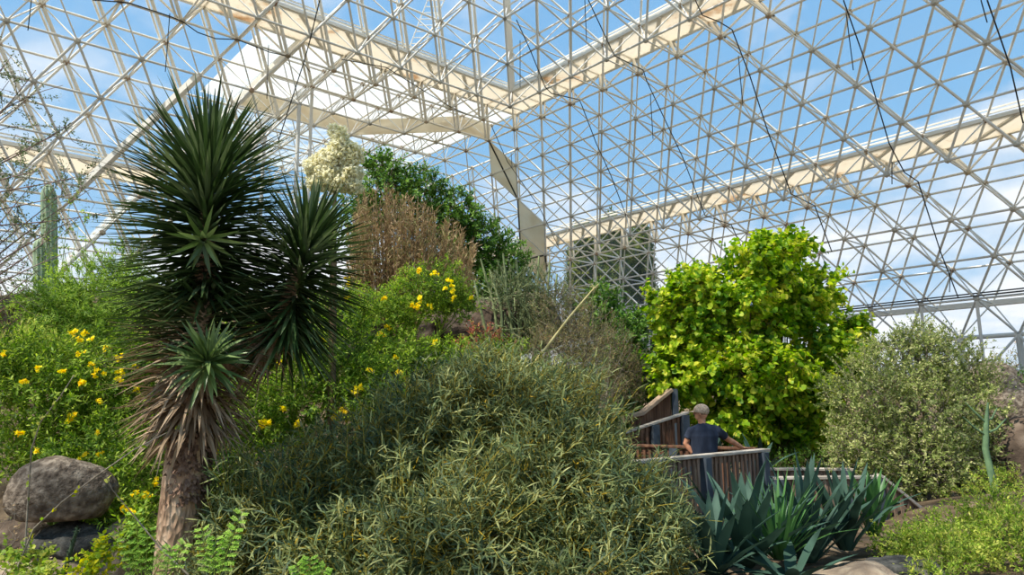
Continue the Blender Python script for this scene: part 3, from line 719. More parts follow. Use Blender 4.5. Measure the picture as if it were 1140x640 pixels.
# thin green mast plant by the right rocks
g = G(); A = gb_(1097, 10.5); tip = W(1100, 448, 10.5); path(g, [A, W(1097, 500, 10.5), W(1098, 470, 10.5), tip], [.05, .045, .035, .012], n=8)
for px, py, q in ((1072, 468, .5), (1075, 452, .75), (1120, 470, .55), (1110, 458, .8)):
    s = W(1098, 512 - q * 55, 10.5); path(g, [s, W((px + 1098) / 2, py + 8, 10.5), W(px, py - 4, 10.5)], [.02, .016, .008], n=5)
tag(g.build('agave_stalk', noisemat('dark_green_stalk', [(.3, '4a6248'), (.6, '6e8a62')], scale=8, rough=.8, bump=0)), 'dark green branched flower stalk standing in front of the right rock face', 'stalk')

# --- yucca
def blades(g, c0, c1, n, Ln, Wd, e0, e1, r0=.08, start=0., jit=.1, shape='sword', fold=.28, azr=(0, 2 * PI), bend=.08, pw=1.):
    """blades set in a spiral from the crown tip c0 down the stem to c1; elevation runs e0 to e1 degrees"""
    i = np.arange(n); t = (i + .5) / n; az = (i * 2.39996) % (2 * PI)
    if azr[1] - azr[0] < 6.2: az = azr[0] + (az / (2 * PI)) * (azr[1] - azr[0])
    el = np.radians(e0 + (e1 - e0) * t ** pw) + rng.normal(size=n) * jit
    ax = unit(np.asarray(c0) - c1); u, v = perp(ax[None]); u, v = u[0], v[0]
    rr = u * np.cos(az)[:, None] + v * np.sin(az)[:, None]
    D = unit(rr * np.cos(el)[:, None] + ax * np.sin(el)[:, None] + rng.normal(size=(n, 3)) * .04)
    P = c0 + (c1 - c0) * t[:, None] + rr * r0
    leaves(g, P, D, unit(ax - D * (D @ ax)[:, None] + rng.normal(size=(n, 3)) * .1), rng.uniform(*Ln, n), Wd * rng.uniform(.85, 1.1, n), shape, bend=rng.uniform(0, bend, n), fold=fold, cols=3)
M_YUC = leafmat('dark_green_yucca_blade', ['26361a', '384e26', '4c6434', '78885c'], trans=.15, rough=.4, spec=.45)
M_DEAD = leafmat('dry_tan_yucca_leaf', ['7c6852', 'a48c70', 'c4ac8e', '8c765e'], trans=.15, rough=.8)
M_PUP = leafmat('grey_green_yucca_blade', ['42582a', '5c743c', '7c9054'], trans=.2, rough=.4, spec=.45)
base = gb_(196, 6.5, -.1); root = thing('yucca', base, 'tall dark green spiky yucca with a thick shaggy trunk at the left', 'yucca')
YT = 6.5; top = W(232, 186, YT); mid = W(228, 330, YT); low_ = W(222, 430, YT)
g = G(); blades(g, top, mid, 800, (.78, .97), .04, 70, -22, r0=.05, pw=.4, bend=.06); blades(g, W(233, 175, YT), W(232, 200, YT), 60, (.66, .8), .048, 88, 50, r0=.03, jit=.12)
blades(g, mid, W(226, 395, YT), 260, (.6, .9), .04, 14, -18, r0=.08)
g.build('leaf_crown', M_YUC, root)
g = G(); rt, rm = W(344, 262, YT + .25), W(318, 375, YT + .1)
blades(g, rt, rm, 560, (.58, .76), .036, 74, -40, r0=.05, pw=.45); blades(g, rt, rt * .9 + rm * .1, 40, (.55, .68), .042, 88, 55, r0=.03)
g.build('side_crown', M_YUC, root)
g = G(); pc = W(231, 403, YT - .55); fw = unit(EYE + np.array([.0, 0, .3]) - pc); ax2 = unit(fw + np.array([0, 0, 1.0]))
blades(g, pc + ax2 * .06, pc - ax2 * .08, 80, (.3, .42), .042, 80, -25, r0=.03, bend=.5); path(g, [pc, W(229, 415, YT)], [.05, .08], n=8)
g.build('pup_rosette', M_PUP, root)
g = G(); pc = W(227, 264, YT - .68); ax2 = unit(fw * 1. + np.array([0, 0, -.8])); blades(g, pc + ax2 * .08, pc, 18, (.24, .36), .042, 62, 10, r0=.03, bend=.3); g.build('pup_rosette', M_PUP, root)
g = G(); blades(g, W(226, 378, YT), W(215, 462, YT), 380, (.48, .76), .034, 8, -34, r0=.1, jit=.25, bend=.55); blades(g, W(220, 435, YT), W(212, 480, YT), 110, (.35, .6), .036, 0, -60, r0=.12, jit=.45, bend=.7)
blades(g, W(312, 360, YT + .1), W(285, 400, YT), 60, (.35, .55), .03, -30, -75, r0=.06, jit=.3)
g.build('dead_leaf_skirt', M_DEAD, root)
def barkmat():
    m, nt, out = new_mat('shaggy_yucca_bark'); tc = N(nt, 'ShaderNodeTexCoord'); mp = N(nt, 'ShaderNodeMapping'); mp.inputs['Scale'].default_value = (1, 1, .45); nt.links.new(tc.outputs['Object'], mp.inputs[0])
    vo = N(nt, 'ShaderNodeTexVoronoi'); vo.inputs['Scale'].default_value = 26; nt.links.new(mp.outputs[0], vo.inputs[0])
    no = N(nt, 'ShaderNodeTexNoise'); no.inputs['Scale'].default_value = 9; no.inputs['Detail'].default_value = 8; nt.links.new(mp.outputs[0], no.inputs[0])
    r = ramp(nt, [(.3, srgb('80644f')), (.5, srgb('aa8c72')), (.68, srgb('ccb298'))]); nt.links.new(no.outputs[0], r.inputs[0])
    p = N(nt, 'ShaderNodeBsdfPrincipled'); p.inputs['Roughness'].default_value = .95; p.inputs['Specular IOR Level'].default_value = .1; nt.links.new(r.outputs[0], p.inputs['Base Color'])
    b = N(nt, 'ShaderNodeBump'); b.inputs['Strength'].default_value = .9; b.inputs['Distance'].default_value = .03; nt.links.new(vo.outputs['Distance'], b.inputs['Height']); nt.links.new(b.outputs[0], p.inputs['Normal'])
    nt.links.new(p.outputs[0], out.inputs[0]); return m
M_BARK = barkmat()
g = G(); pts = [base, W(197, 640, YT), W(200, 580, YT), W(206, 520, YT), W(212, 470, YT), W(222, 400, YT), W(229, 300, YT), top]
path(g, pts, [.24, .195, .18, .175, .17, .12, .09, .05], n=28)
path(g, [W(225, 420, YT), W(270, 395, YT), W(308, 365, YT + .1), rt], [.11, .1, .08, .04], n=16)
g.build('trunk', M_BARK, root)
g = G(); n = 1500; t = rng.random(n) ** .8; az = rng.random(n) * 2 * PI
a_, b_ = W(208, 560, YT), W(214, 465, YT); C0 = a_ + (b_ - a_) * t[:, None]; R0 = np.stack([np.cos(az), np.sin(az), 0 * az], 1)
leaves(g, C0 + R0 * .165, unit(R0 * .8 + np.array([0, 0, -.7]) + rng.normal(size=(n, 3)) * .3), R0, rng.uniform(.035, .075, n), .034, 'dart', bend=.3)
g.build('leaf_scales', leafmat('brown_leaf_base_scale', ['54402f', '73594a', '8f7460'], trans=.05, rough=.9), root)
M_BUD = plain('dull_green_bud', '5e6e3e', .6)
for px, py in ((222, 262), (236, 262), (229, 290), (231, 315), (238, 318), (226, 320), (233, 345), (229, 238)):
    c = W(px, py, YT - .16); V0, F0 = ICO2; g = G(); g.add(c + V0 * np.array([.022, .022, .036]), F0); g.build('bud', M_BUD, root)

# flowering yucca further back
root = thing('flowering_yucca', gb_(372, 9.5), 'tall creamy white blossom spike rising behind the dark yucca', 'yucca')
g = G(); FY = 9.5
ax = [W(380, 148, FY), W(376, 175, FY), W(372, 205, FY), W(370, 240, FY)]
for (px, py, rx, ry, n) in ((378, 170, 16, 22, 420), (380, 156, 10, 18, 340), (368, 178, 20, 14, 480), (392, 172, 14, 16, 380), (362, 192, 18, 12, 380), (388, 193, 18, 12, 400), (350, 186, 12, 14, 260), (366, 200, 26, 12, 300), (376, 205, 22, 10, 380), (372, 146, 8, 10, 120), (352, 206, 12, 8, 150), (395, 208, 12, 8, 140)):
    c = W(px, py, FY); s = FY / FPX; d = rdir(n); q = c + d * (rng.random(n) ** .4)[:, None] * np.array([rx * s, (rx + ry) / 2 * s, ry * s])
    for k in range(3): leaves(g, q, unit(rdir(n) + np.array([0, 0, -.6])), rdir(n), rng.uniform(.035, .055, n), .032, 'broad', bend=.4)
g.build('blossom_spike', LM['cream'], root)
g = G(); path(g, [gb_(372, 9.5), W(371, 300, FY), W(372, 230, FY), W(378, 160, FY)], [.06, .05, .03, .015], n=8); g.build('stalk', M_TWIG, root)
g = G(); blades(g, W(366, 262, FY), W(366, 330, FY), 90, (.5, .7), .04, 70, -40, r0=.05); g.build('leaf_crown', M_PUP, root)

# --- columnar cactus, left
root = thing('columnar_cactus', gb_(52, 13), 'tall ribbed green columnar cactus behind bare branches at the left', 'cactus')
def ribbed(name, px, pt, y, r, root):
    g = G(); A = gb_(px, y, -.05); B = W(px, pt, y); n = 9 * 4; TS = [0, .25, .5, .75, .93, .95, .965, .978, .988, .995, 1]; H_n = len(TS) - 1; V = []
    for k in range(H_n + 1):
        t = TS[k]; c = A + (B - A) * t; rr = r * (1 if t < .93 else math.sqrt(max(.05, 1 - ((t - .93) / .0705) ** 2)))
        for i in range(n):
            a = i / n * 2 * PI; q = rr * (1 + .2 * math.cos(9 * a)); V.append(c + np.array([q * math.cos(a), q * math.sin(a), 0]))
    F = [(k * n + i, k * n + (i + 1) % n, (k + 1) * n + (i + 1) % n, (k + 1) * n + i) for k in range(H_n) for i in range(n)]
    g.add(V, F); g.add(V[-n:], [tuple(range(n))]); return g.build(name, noisemat('waxy_cactus_skin', [(.3, '76886a'), (.6, '9fb08c')], scale=6, rough=.6, bump=.1), root)
ribbed('stem', 54, 206, 13, .115, root); ribbed('stem', 44, 266, 12.9, .095, root)

# --- agaves in front of the railing
M_AGA = leafmat('blue_grey_agave_blade', ['2c4238', '385244', '466152', '263a30'], trans=.1, rough=.65, spec=.2)  # blade colours darkened to carry the shade the agaves stand in
M_AGG = leafmat('mid_green_agave_blade', ['3c6434', '4f7a40', '5f8a4a'], trans=.15, rough=.45, spec=.4)
def agave(px, py, y, n, Ln, Wd, e, label, mat, name='agave', seed=0, shape='agave', group=None):
    base = W(px, py, y); base[2] = max(base[2], float(hgt(base[0], base[1])) + .02)
    root = thing(name, base, label, 'agave', group)
    for i in range(n):
        g = G(); az = i * 2.39996 + seed; t = (i + .5) / n; el = np.radians(e[0] + (e[1] - e[0]) * t) + rng.normal() * .08
        d = np.array([math.cos(az) * math.cos(el), math.sin(az) * math.cos(el), math.sin(el)]); rr = np.array([math.cos(az), math.sin(az), 0])
        P = base + rr * (.02 + .06 * t)
        leaves(g, [P], [d], [unit(np.array([0, 0, 1]) - d * d[2] + 1e-3)], rng.uniform(*Ln), Wd * rng.uniform(.85, 1.1), shape, bend=rng.uniform(.05, .3 + .35 * t), side=rng.normal() * .08, fold=.16, cols=3)
        g.build('leaf', mat, root)
    return root
agave(830, 632, 7.4, 30, (.95, 1.2), .12, (86, 32), 'big blue green agave nearest the front railing posts', M_AGA, seed=.4)
agave(868, 622, 7.3, 50, (.7, 1.0), .042, (86, 40), 'clump of narrow bright green blades between the big agaves', M_AGG, 'narrow_leaf_agave', 1.0, 'sword')
agave(900, 626, 7.9, 30, (1.0, 1.25), .1, (88, 42), 'blue green agave in the middle of the row before the lower railing', M_AGA, seed=2.1)
agave(942, 612, 8.3, 26, (.9, 1.12), .095, (88, 50), 'upright blue green agave below the right half of the lower railing', M_AGA, seed=3.0)
agave(972, 596, 8.6, 18, (.7, .88), .08, (89, 62), 'rightmost upright agave near the foot of the sloping rail', M_AGG, seed=4.2)
agave(795, 640, 7.0, 22, (.7, .95), .11, (82, 20), 'leftmost agave with leaves arching toward the acacia shrub', M_AGA, seed=5.5)
agave(880, 655, 6.7, 18, (.5, .7), .12, (60, 0), 'low agave with curved leaves at the bottom edge', M_AGA, seed=6.5)
agave(800, 528, 12.2, 12, (.6, .95), .1, (80, 25), 'blue green agave behind the man', M_AGA, seed=7.5)
agave(845, 528, 12.4, 10, (.6, .85), .09, (75, 25), 'blue green agave behind the right end of the top railing', M_AGA, seed=8.5)

# --- wispy ocotillo-like branches at the upper left
def wisps(name, label, cat, base, tips, y, r0, lm, nl, Ll, mat, sub=6, wf=.5):
    root = thing(name, base, label, cat); g, gs = G(), G()
    for px, py in tips:
        tip = W(px, py, y + rng.normal() * .25); b = np.asarray(base)
        m1 = b * .6 + tip * .4 + rng.normal(size=3) * .15; m1[2] += .1; m2 = b * .25 + tip * .75 + rng.normal(size=3) * .12
        ts = np.linspace(0, 1, 12)[:, None]
        Q = (1 - ts) ** 3 * b + 3 * (1 - ts) ** 2 * ts * m1 + 3 * (1 - ts) * ts ** 2 * m2 + ts ** 3 * tip
        path(gs, Q, np.linspace(r0, r0 * .2, 12), n=5)
        for k in range(sub):
            a = Q[int(rng.integers(3, 11))]; d = rdir(1, .2)[0] * rng.uniform(.2, .5); mid = a + d * .5 + rng.normal(size=3) * .04; e_ = a + d
            path(gs, [a, mid, e_], [r0 * .3, r0 * .22, r0 * .1], n=3)
            n = nl; tt = rng.random(n)[:, None]; P = a + (e_ - a) * tt + rng.normal(size=(n, 3)) * .015
            leaves(g, P, rdir(n), rdir(n), Ll * rng.uniform(.7, 1.2, n), Ll * wf, 'ovate')
    g.build('foliage', lm, root); gs.build('branches', mat, root); return root
M_RTW = noisemat('reddish_grey_branch', [(.3, '6a5448'), (.6, '95807a')], scale=10, rough=.9, bump=0)
wisps('creosote_bush', 'wispy bush of thin grey branches with tiny leaves at the upper left edge', 'bush', W(-150, 260, 7), [(15, 60), (40, 78), (70, 95), (30, 110), (60, 150), (90, 130), (105, 190), (85, 215), (20, 140), (10, 90), (50, 190), (5, 170), (125, 235), (-5, 50)], 7, .014, LM['tiny'], 46, .026, M_RTW, 12)
wisps('ocotillo', 'tangle of bare reddish branches in front of the tall ribbed cactus', 'bush', W(-90, 360, 8.5), [(10, 210), (40, 200), (70, 215), (25, 240), (60, 260), (90, 240), (80, 280), (15, 280), (110, 205), (45, 300), (30, 320), (5, 330)], 8.5, .016, LM['tiny'], 14, .03, M_RTW, 12)
wisps('climbing_vine', 'leafy green vine climbing on the tall ribbed cactus', 'vine', gb_(75, 12.2), [(50, 235), (62, 225), (80, 210), (88, 250), (95, 230), (60, 260), (75, 275)], 12.2, .012, LM['tecoma'], 18, .07, M_GST, 6, .35)
# foreground sprigs
def sprig(tips, base, y, label, lm, Ll, npairs=11, wf=.42, name='seedling', cat='plant', sc=1):
    root = thing(name, base, label, cat); g, gs = G(), G(); b = np.asarray(base)
    for px, py in tips:
        tip = W(px, py, y); m = b * .5 + tip * .5; m[2] += .04
        ts = np.linspace(0, 1, npairs * 1)[:, None]; Q = (1 - ts) ** 2 * b + 2 * (1 - ts) * ts * m + ts ** 2 * tip
        path(gs, Q, np.linspace(.006, .002, len(Q)), n=4); T_ = unit(np.gradient(Q, axis=0))
        for k in range(3, len(Q), 1):
            for s in (-1, 1):
                sd = unit(np.cross(T_[k], [0, -1, .3]))[None][0] * s; d = unit(sd + T_[k] * .3); e_ = Q[k] + d * Ll * 3.0 * sc * (1.15 - .6 * k / len(Q))
                path(gs, [Q[k], e_], [.002, .001], n=3); n = 6; tt = np.linspace(.2, 1, n)
                P = Q[k] + (e_ - Q[k]) * tt[:, None]; nn = np.array([0, -.5, 1]); q = unit(np.cross(d, nn))
                for w_ in (-1, 1): leaves(g, P, unit(np.broadcast_to(d * .4 + q * w_, (n, 3)) + rng.normal(size=(n, 3)) * .1), np.broadcast_to(nn, (n, 3)), Ll * .8, Ll * wf * .8, 'ovate')
    g.build('leaves', lm, root); gs.build('stem', M_GST, root)
sprig([(268, 572), (262, 590), (240, 600), (225, 590)], W(238, 660, 5.6), 5.6, 'small plant with paired fern like leaves right of the yucca trunk', LM['sprig'], .028, 10)
sprig([(345, 622), (330, 630), (362, 632)], W(345, 670, 5.2), 5.2, 'bright fern like sprig at the bottom edge before the acacia shrub', LM['sprig'], .026, 8)
sprig([(150, 572), (165, 590), (140, 600), (185, 615)], W(160, 665, 5.8), 5.8, 'leafy green sprig crossing in front of the yucca trunk base', LM['sprig'], .03, 9)
sprig([(190, 610), (205, 606)], W(182, 660, 5.4), 5.4, 'single rounded bright leaf spray at the foot of the yucca trunk', LM['sprig'], .026, 7)
lo = [lb(112, 618, 5.9, 26, 18), lb(95, 636, 5.8, 20, 12)]
plant('yellow_leaf_plant', 'low plant with yellow leaves at the bottom edge below the boulder', 'plant', lo, gb_(108, 5.9), LM['yellow'], M_GST, dens=520, r0=.006, twig=(.1, .18), m=6, Ls=(.035, .05), Wf=.9, shape='broad', up=.3, shell=.4)
lo = [lb(25, 618, 5.8, 30, 18), lb(50, 636, 5.7, 30, 12)]
plant('yellow_leaf_plant', 'yellow green leafy plant in the bottom left corner', 'plant', lo, gb_(30, 5.8), LM['herb'], M_GST, dens=420, r0=.006, twig=(.1, .2), m=6, Ls=(.035, .05), Wf=.85, shape='broad', up=.3, shell=.4)
def twig(pts, y, r, label, leafn=10, lm=None, name='bare_twig'):
    g = G(); Q = np.array([W(a, b, y + .1 * math.sin(i)) for i, (a, b) in enumerate(pts)]); path(g, Q, np.linspace(r, r * .4, len(Q)), n=6)
    root = thing(name, Q[0], label, 'branch'); g.build('stem', M_GTWIG, root); g = G()
    i = rng.integers(0, len(Q) - 1, leafn); t = rng.random(leafn)[:, None]; P = Q[i] * (1 - t) + Q[i + 1] * t
    leaves(g, P, rdir(leafn, .2), rdir(leafn), rng.uniform(.03, .05, leafn), .028, 'broad'); g.build('leaves', lm or LM['yellow'], root)
twig([(8, 660), (22, 625), (38, 588), (70, 558), (110, 528), (150, 500), (185, 482)], 5.7, .009, 'long bare twig slanting up across the big boulder', 16)
twig([(25, 660), (28, 610), (31, 560), (35, 500), (45, 470), (68, 440), (84, 415)], 5.9, .008, 'upright grey twig with small leaves left of the big boulder', 30, LM['herb'])
twig([(210, 640), (180, 612), (150, 575), (125, 545), (118, 530)], 5.6, .007, 'thin brown twig arching over the right side of the boulder', 8, LM['herb'])
twig([(195, 480), (215, 455), (226, 435), (230, 415), (234, 398)], 6.15, .004, 'thin leafy vine climbing over the dead yucca leaves', 26, LM['herb'], 'vine')
wisps('dry_grass_tuft', 'dry grey grass tuft in the lower left corner', 'grass', gb_(10, 6.6), [(0, 560), (15, 555), (25, 570), (35, 580), (5, 580), (45, 590)], 6.6, .005, LM['brown'], 3, .03, M_GTWIG, 3)
g = G(); A = W(66, 655, 6.3); B = W(86, 588, 6.4); path(g, [A, A * .5 + B * .5, B], [.02, .018, .012], n=6)
n = 260; t = rng.random(n)[:, None]; leaves(g, A + (B - A) * t, rdir(n), rdir(n), .035, .012, 'dart')
tag(g.build('spiny_stem', leafmat('dark_green_spiny_stem', ['35452e', '4a5c3e'], trans=.1)), 'dark spiny stem standing in front of the slate slab', 'plant')

# --- outside the glass: tall dark trees past the corner, scrub to the right
def conifer(px, top, y, w_, label, group):
    b = W(px, 451, y); b[2] = 2.3; tp = W(px, top, y); H_ = tp[2] - b[2]; s = y / FPX
    lo = [(b + (tp - b) * t, np.array([w_ * s * (1.05 - .55 * t), w_ * s, H_ * .17])) for t in (.15, .3, .45, .6, .75, .9)]
    plant('conifer_tree', label, 'tree', lo, b, LM['conifer'], dens=140, r0=.2, group=group, twig=(.7, 1.3), m=10, Ls=(.3, .5), Wf=.3, shape='ovate', up=-.1, droop=.8, side=.3, shell=.3, stem_r=.02)
for px, top, y, w_, lab in ((648, 262, 52, 22, 'dark tree outside the glass nearest the white fabric sail'), (680, 252, 50, 24, 'tallest dark tree seen through the frame beside the sail'), (712, 262, 53, 20, 'dark tree seen through the frame left of the lime tree'), (735, 330, 51, 16, 'shorter dark tree outside partly behind the lime tree')):
    conifer(px, top, y, w_, lab, 'dark trees outside the glass')
lo = [lb(700, 400, 17, 30, 60), lb(722, 440, 16.8, 26, 46), lb(672, 345, 17.5, 22, 30)]
plant('dark_shrub', 'tall dark green shrub behind the wooden stair wall', 'shrub', lo, gb_(705, 17), LM['mound'], M_TWIG, dens=130, r0=.05, **B_)
k = 0
for px, top, y, w_, lab in ((1030, 395, 48, 30, 'scrubby tree outside the glass above the pale shrub'), (1080, 388, 52, 34, 'bare twiggy tree outside the glass left of the right edge'), (1130, 392, 47, 30, 'scrubby tree outside the glass at the right edge'), (968, 404, 58, 24, 'low scrub outside the glass right of the lime tree')):
    s = y / FPX; b = W(px, 451, y); b[2] = 2.5
    lo = [lb(px, (top + 440) / 2, y, w_, (440 - top) / 2)]
    plant('desert_scrub', lab, 'tree', lo, b, LM['greybrown'], M_GTWIG, dens=9, r0=.12, nsub=22, twig=(.8, 1.6), m=10, Ls=(.15, .3), Wf=.4, shape='ovate', up=.5, shell=.35, stem_r=.015)
# ------------------------------------------------------------------ timber walkway
def Wz(px, py, z):
    d = ray(px, py); return EYE + d * ((z - 1.7) / d[2])
M_CAP = noisemat('weathered_grey_timber_cap', [(.3, '8d8376'), (.5, 'a89d8f'), (.68, 'c2b8aa')], scale=5, rough=.85, bump=.2, stretch=(1, 1, 4), spec=.15)
M_SLAT = noisemat('brown_weathered_slat', [(.3, '5a4a40'), (.5, '7c6757'), (.68, '96806e')], scale=4, rough=.9, bump=.2, stretch=(3, 3, .6), spec=.1)
M_BOARD = noisemat('dark_brown_board', [(.3, '50382b'), (.5, '6d4e3c'), (.68, '86644e')], scale=4, rough=.9, bump=.2, stretch=(3, 3, .5), spec=.1)
M_POST = noisemat('post_in_blue_grey_shade', [(.3, '343b42'), (.6, '4b535b')], scale=4, rough=.8, bump=.1, spec=.2)  # blue-grey shade on the camera-facing sides, put into the post colour
def railing(name, label, A, B, h, posts, slat=.048, gap=.105, capw=.15, slats=True, bottom=None, mat=None, capmat=None, group=None, hidden_posts=()):
    """A, B cap centres; slats stand below the cap"""
    A = np.asarray(A, float); B = np.asarray(B, float); root = thing(name, (A + B) / 2 - [0, 0, h], label, 'railing', group)
    d = B - A; hd = np.array([d[0], d[1], 0]); ln = np.linalg.norm(hd); hd /= ln; nrm = np.array([hd[1], -hd[0], 0])
    if nrm[1] > 0: nrm = -nrm   # towards the camera
    g = G(); ex = unit(d[None])[0] * .06; beam(g, A - ex, B + ex, capw, .042, bev=.006); g.build('cap_rail', capmat or M_CAP, root)
    g = G(); dz = np.array([0, 0, .075]); beam(g, A - dz, B - dz, .045, .09); g.build('top_rail', mat or M_SLAT, root)
    g = G(); dz = np.array([0, 0, h - .12]); beam(g, A - dz, B - dz, .045, .09); g.build('bottom_rail', mat or M_SLAT, root)
    for t in posts:
        P = A + d * t; g = G(); beam(g, P - [0, 0, h + .15] + nrm * .05, P - [0, 0, .023] + nrm * .05, .14, .14, up=nrm, bev=.008); g.build('post', M_POST, root)
    if slats:
        n = int(ln / gap)
        for i in range(n):
            t = (i + .5) / n
            if any(abs(t - q) * ln < .1 for q in posts): continue
            P = A + d * t + nrm * .035; g = G(); j = rng.normal() * .004
            beam(g, P - [0, 0, h + .02 + rng.random() * .03] + hd * j, P - [0, 0, .03] - hd * j, slat, .022, up=nrm); g.build('slat', mat or M_SLAT, root)
    return root
RA, RB = Wz(628, 521.5, 1.0), Wz(850, 501, 1.0)
railing('deck_railing', 'front deck railing with grey cap and brown slats that the man leans on', RA, RB, 1.08, (.33, .62, .97))
LB = Wz(978, 531, .6); LA = np.array([RB[0] + .12, LB[1] + .0, .6])
railing('deck_railing', 'lower level railing with slats behind the agaves, right of the higher one', LA, LB, 1.0, (.02, .97))
L2A = Wz(846, 522, .6); L2B = Wz(945, 522.5, .6)
railing('deck_railing', 'far railing of the lower ramp below the lime green tree', L2A, L2B, 1.0, (.03, .97))
SB = W(1030, 571, 10.9)
railing('stair_railing', 'short handrail sloping down to the right past the last agave', LB + np.array([.02, -.02, 0]), SB, .75, (.97,))
BA, BB = Wz(676, 495, 1.0), Wz(838, 499.5, 1.0)
railing('deck_railing', 'back deck railing of brown boards behind the man', BA, BB, 1.05, (.02, .5, .98), mat=M_BOARD, capmat=M_BOARD)
# rising stair behind
SA, SC_ = W(668, 490, 12.9), W(762, 460, 13.4)
railing('stair_railing', 'brown handrail rising to the right behind the deck beside the man', SA, SC_, .95, (.05, .62, .98), mat=M_BOARD)
root = thing('board_screen', W(725, 500, 13.9), 'tall dark board wall with a steep capped edge behind the walkway', 'screen')
a, b, c = W(702, 463, 13.6), W(714, 460, 13.7), W(746, 434, 13.9)
g = G(); beam(g, a, b, .2, .07, bev=.01); beam(g, b, c, .2, .07, bev=.01); g.build('cap_rail', noisemat('sunlit_brown_cap', [(.3, '84705c'), (.6, 'a99078')], scale=5, rough=.85, bump=.2), root)  # cap in a lighter brown than the boards below
nb = 16
for i in range(nb):
    t0_, t1_ = i / nb, (i + 1) / nb; p = a + (c - a) * (t0_ + t1_) / 2; pz = np.interp((t0_ + t1_) / 2, [0, .27, 1], [a[2], b[2], c[2]]) - .04
    g = G(); w_ = np.linalg.norm((c - a)[:2]) / nb * .93; hd = unit(((c - a) * [1, 1, 0])[None])[0]
    beam(g, [p[0], p[1], -.1], [p[0], p[1], pz], w_, .03, up=np.array([hd[1], -hd[0], 0])); g.build('board', M_BOARD, root)
g = G(); beam(g, [c[0] + .08, c[1], -.1], [c[0] + .08, c[1], c[2] + .02], .12, .12, up=(0, 1, 0), bev=.01); g.build('post', M_POST, root)
# deck floor: boards of the upper landing and lower ramp
def deckfloor(label, P, z, n, dz=.05):
    root = thing('deck_floor', (np.mean([p[0] for p in P]), np.mean([p[1] for p in P]), z), label, 'deck'); a, b, c, d = [np.array([p[0], p[1], z]) for p in P]
    for i in range(n):
        t0_, t1_ = (i + .04) / n, (i + .96) / n
        V = [a + (d - a) * t0_, b + (c - b) * t0_, b + (c - b) * t1_, a + (d - a) * t1_]; V = [v - [0, 0, dz] for v in V] + V
        g = G(); g.add(V, [(3, 2, 1, 0), (4, 5, 6, 7), (0, 1, 5, 4), (1, 2, 6, 5), (2, 3, 7, 6), (3, 0, 4, 7)], 0, False); g.build('board', M_SLAT, root)
    for p in P:
        q = np.array([p[0], p[1], z - dz]); q2 = q.copy(); q2[2] = min(float(hgt(p[0], p[1])), z - .1) - .1
        g = G(); beam(g, q2, q, .12, .12, up=(0, 1, 0)); g.build('leg', M_POST, root)
deckfloor('upper deck boards the man stands on', [RA, RB, BB + [.2, 0, 0], BA - [.5, .2, 0]], -.05 + .02, 14)
deckfloor('lower ramp boards between the two low railings', [LA, LB, L2B, L2A], -.38, 12)
g = G(); A, B = W(1026, 571, 10.8), W(1062, 573, 10.8); beam(g, A, B, .12, .16); tag(g.build('timber_edging', M_SLAT), 'low timber edging at the foot of the sloping handrail', 'timber')
# fence on the left slope
root = thing('slat_fence', gb_(15, 13.6), 'short weathered slat fence at the left edge behind the bare branches', 'fence')
A, B = W(-25, 362, 13.2), W(38, 326, 14.2)
g = G(); beam(g, A, B, .12, .06); g.build('cap_rail', M_BOARD, root)
for i in range(12):
    p = A + (B - A) * (i + .5) / 12; g = G(); z = float(hgt(p[0], p[1])); beam(g, [p[0], p[1], z - .1], [p[0], p[1], p[2] - .03], .08, .03, up=(0, 1, 0)); g.build('slat', M_SLAT, root)

# ------------------------------------------------------------------ man at the railing
def loft(g, C, RX, RY, ux=(1, 0, 0), uy=(0, 1, 0), n=20, pw=2.0):
    C = np.asarray(C, float); ux = np.asarray(ux, float); uy = np.asarray(uy, float); t = np.arange(n) / n * 2 * PI
    cx = np.sign(np.cos(t)) * np.abs(np.cos(t)) ** (2 / pw); sy = np.sign(np.sin(t)) * np.abs(np.sin(t)) ** (2 / pw)
    V = np.concatenate([c + cx[:, None] * ux * rx + sy[:, None] * uy * ry for c, rx, ry in zip(C, RX, RY)])
    F = [(k * n + i, k * n + (i + 1) % n, (k + 1) * n + (i + 1) % n, (k + 1) * n + i) for k in range(len(C) - 1) for i in range(n)]
    K = len(C) - 1
    V = np.concatenate([V, C[:1], C[-1:]]); a_, b_ = len(V) - 2, len(V) - 1
    g.add(V, F); base_n = g.n - len(V)
    g.F.append((np.array([(a_, (i + 1) % n, i) for i in range(n)] + [(b_, K * n + i, K * n + (i + 1) % n) for i in range(n)]) + base_n, 0, True))
def skin_obj(g, name, mat, parent, vox, smooth=4):
    o = g.build(name, mat, parent); md = o.modifiers.new('remesh', 'REMESH'); md.mode = 'VOXEL'; md.voxel_size = vox; md.use_smooth_shade = True
    if smooth: s = o.modifiers.new('smooth', 'SMOOTH'); s.factor = .5; s.iterations = smooth
    return o
MY = 10.55
M_SKIN = noisemat('tanned_skin', [(.35, 'b07a5c'), (.65, 'c89274')], scale=12, rough=.55, bump=0)
M_SHIRT = noisemat('faded_navy_cotton', [(.3, '262b36'), (.5, '303643'), (.7, '414857')], scale=5, rough=.9, bump=.6, bscale=7, spec=.1, bdist=.03, stretch=(1.6, 1.6, .6))
M_PANT = noisemat('dark_grey_trousers', [(.3, '33332f'), (.6, '46453f')], scale=9, rough=.9, bump=.2, spec=.1)
M_HATM = noisemat('heathered_beige_cap_cloth', [(.38, '937f6c'), (.5, 'a8937e'), (.62, 'bfab96')], scale=40, rough=.95, bump=.1, spec=.1)
hipc = W(785, 512, MY); fl = -.03
man = thing('person', (hipc[0], hipc[1], fl), 'man in beige cap and navy t-shirt leaning on the deck railing, seen from behind', 'person')
X0 = hipc[0]; Yc = hipc[1]
def wp(px, py, dy=0): return W(px, py, MY + dy)
neck, head = wp(781.5, 471), wp(780.5, 461)
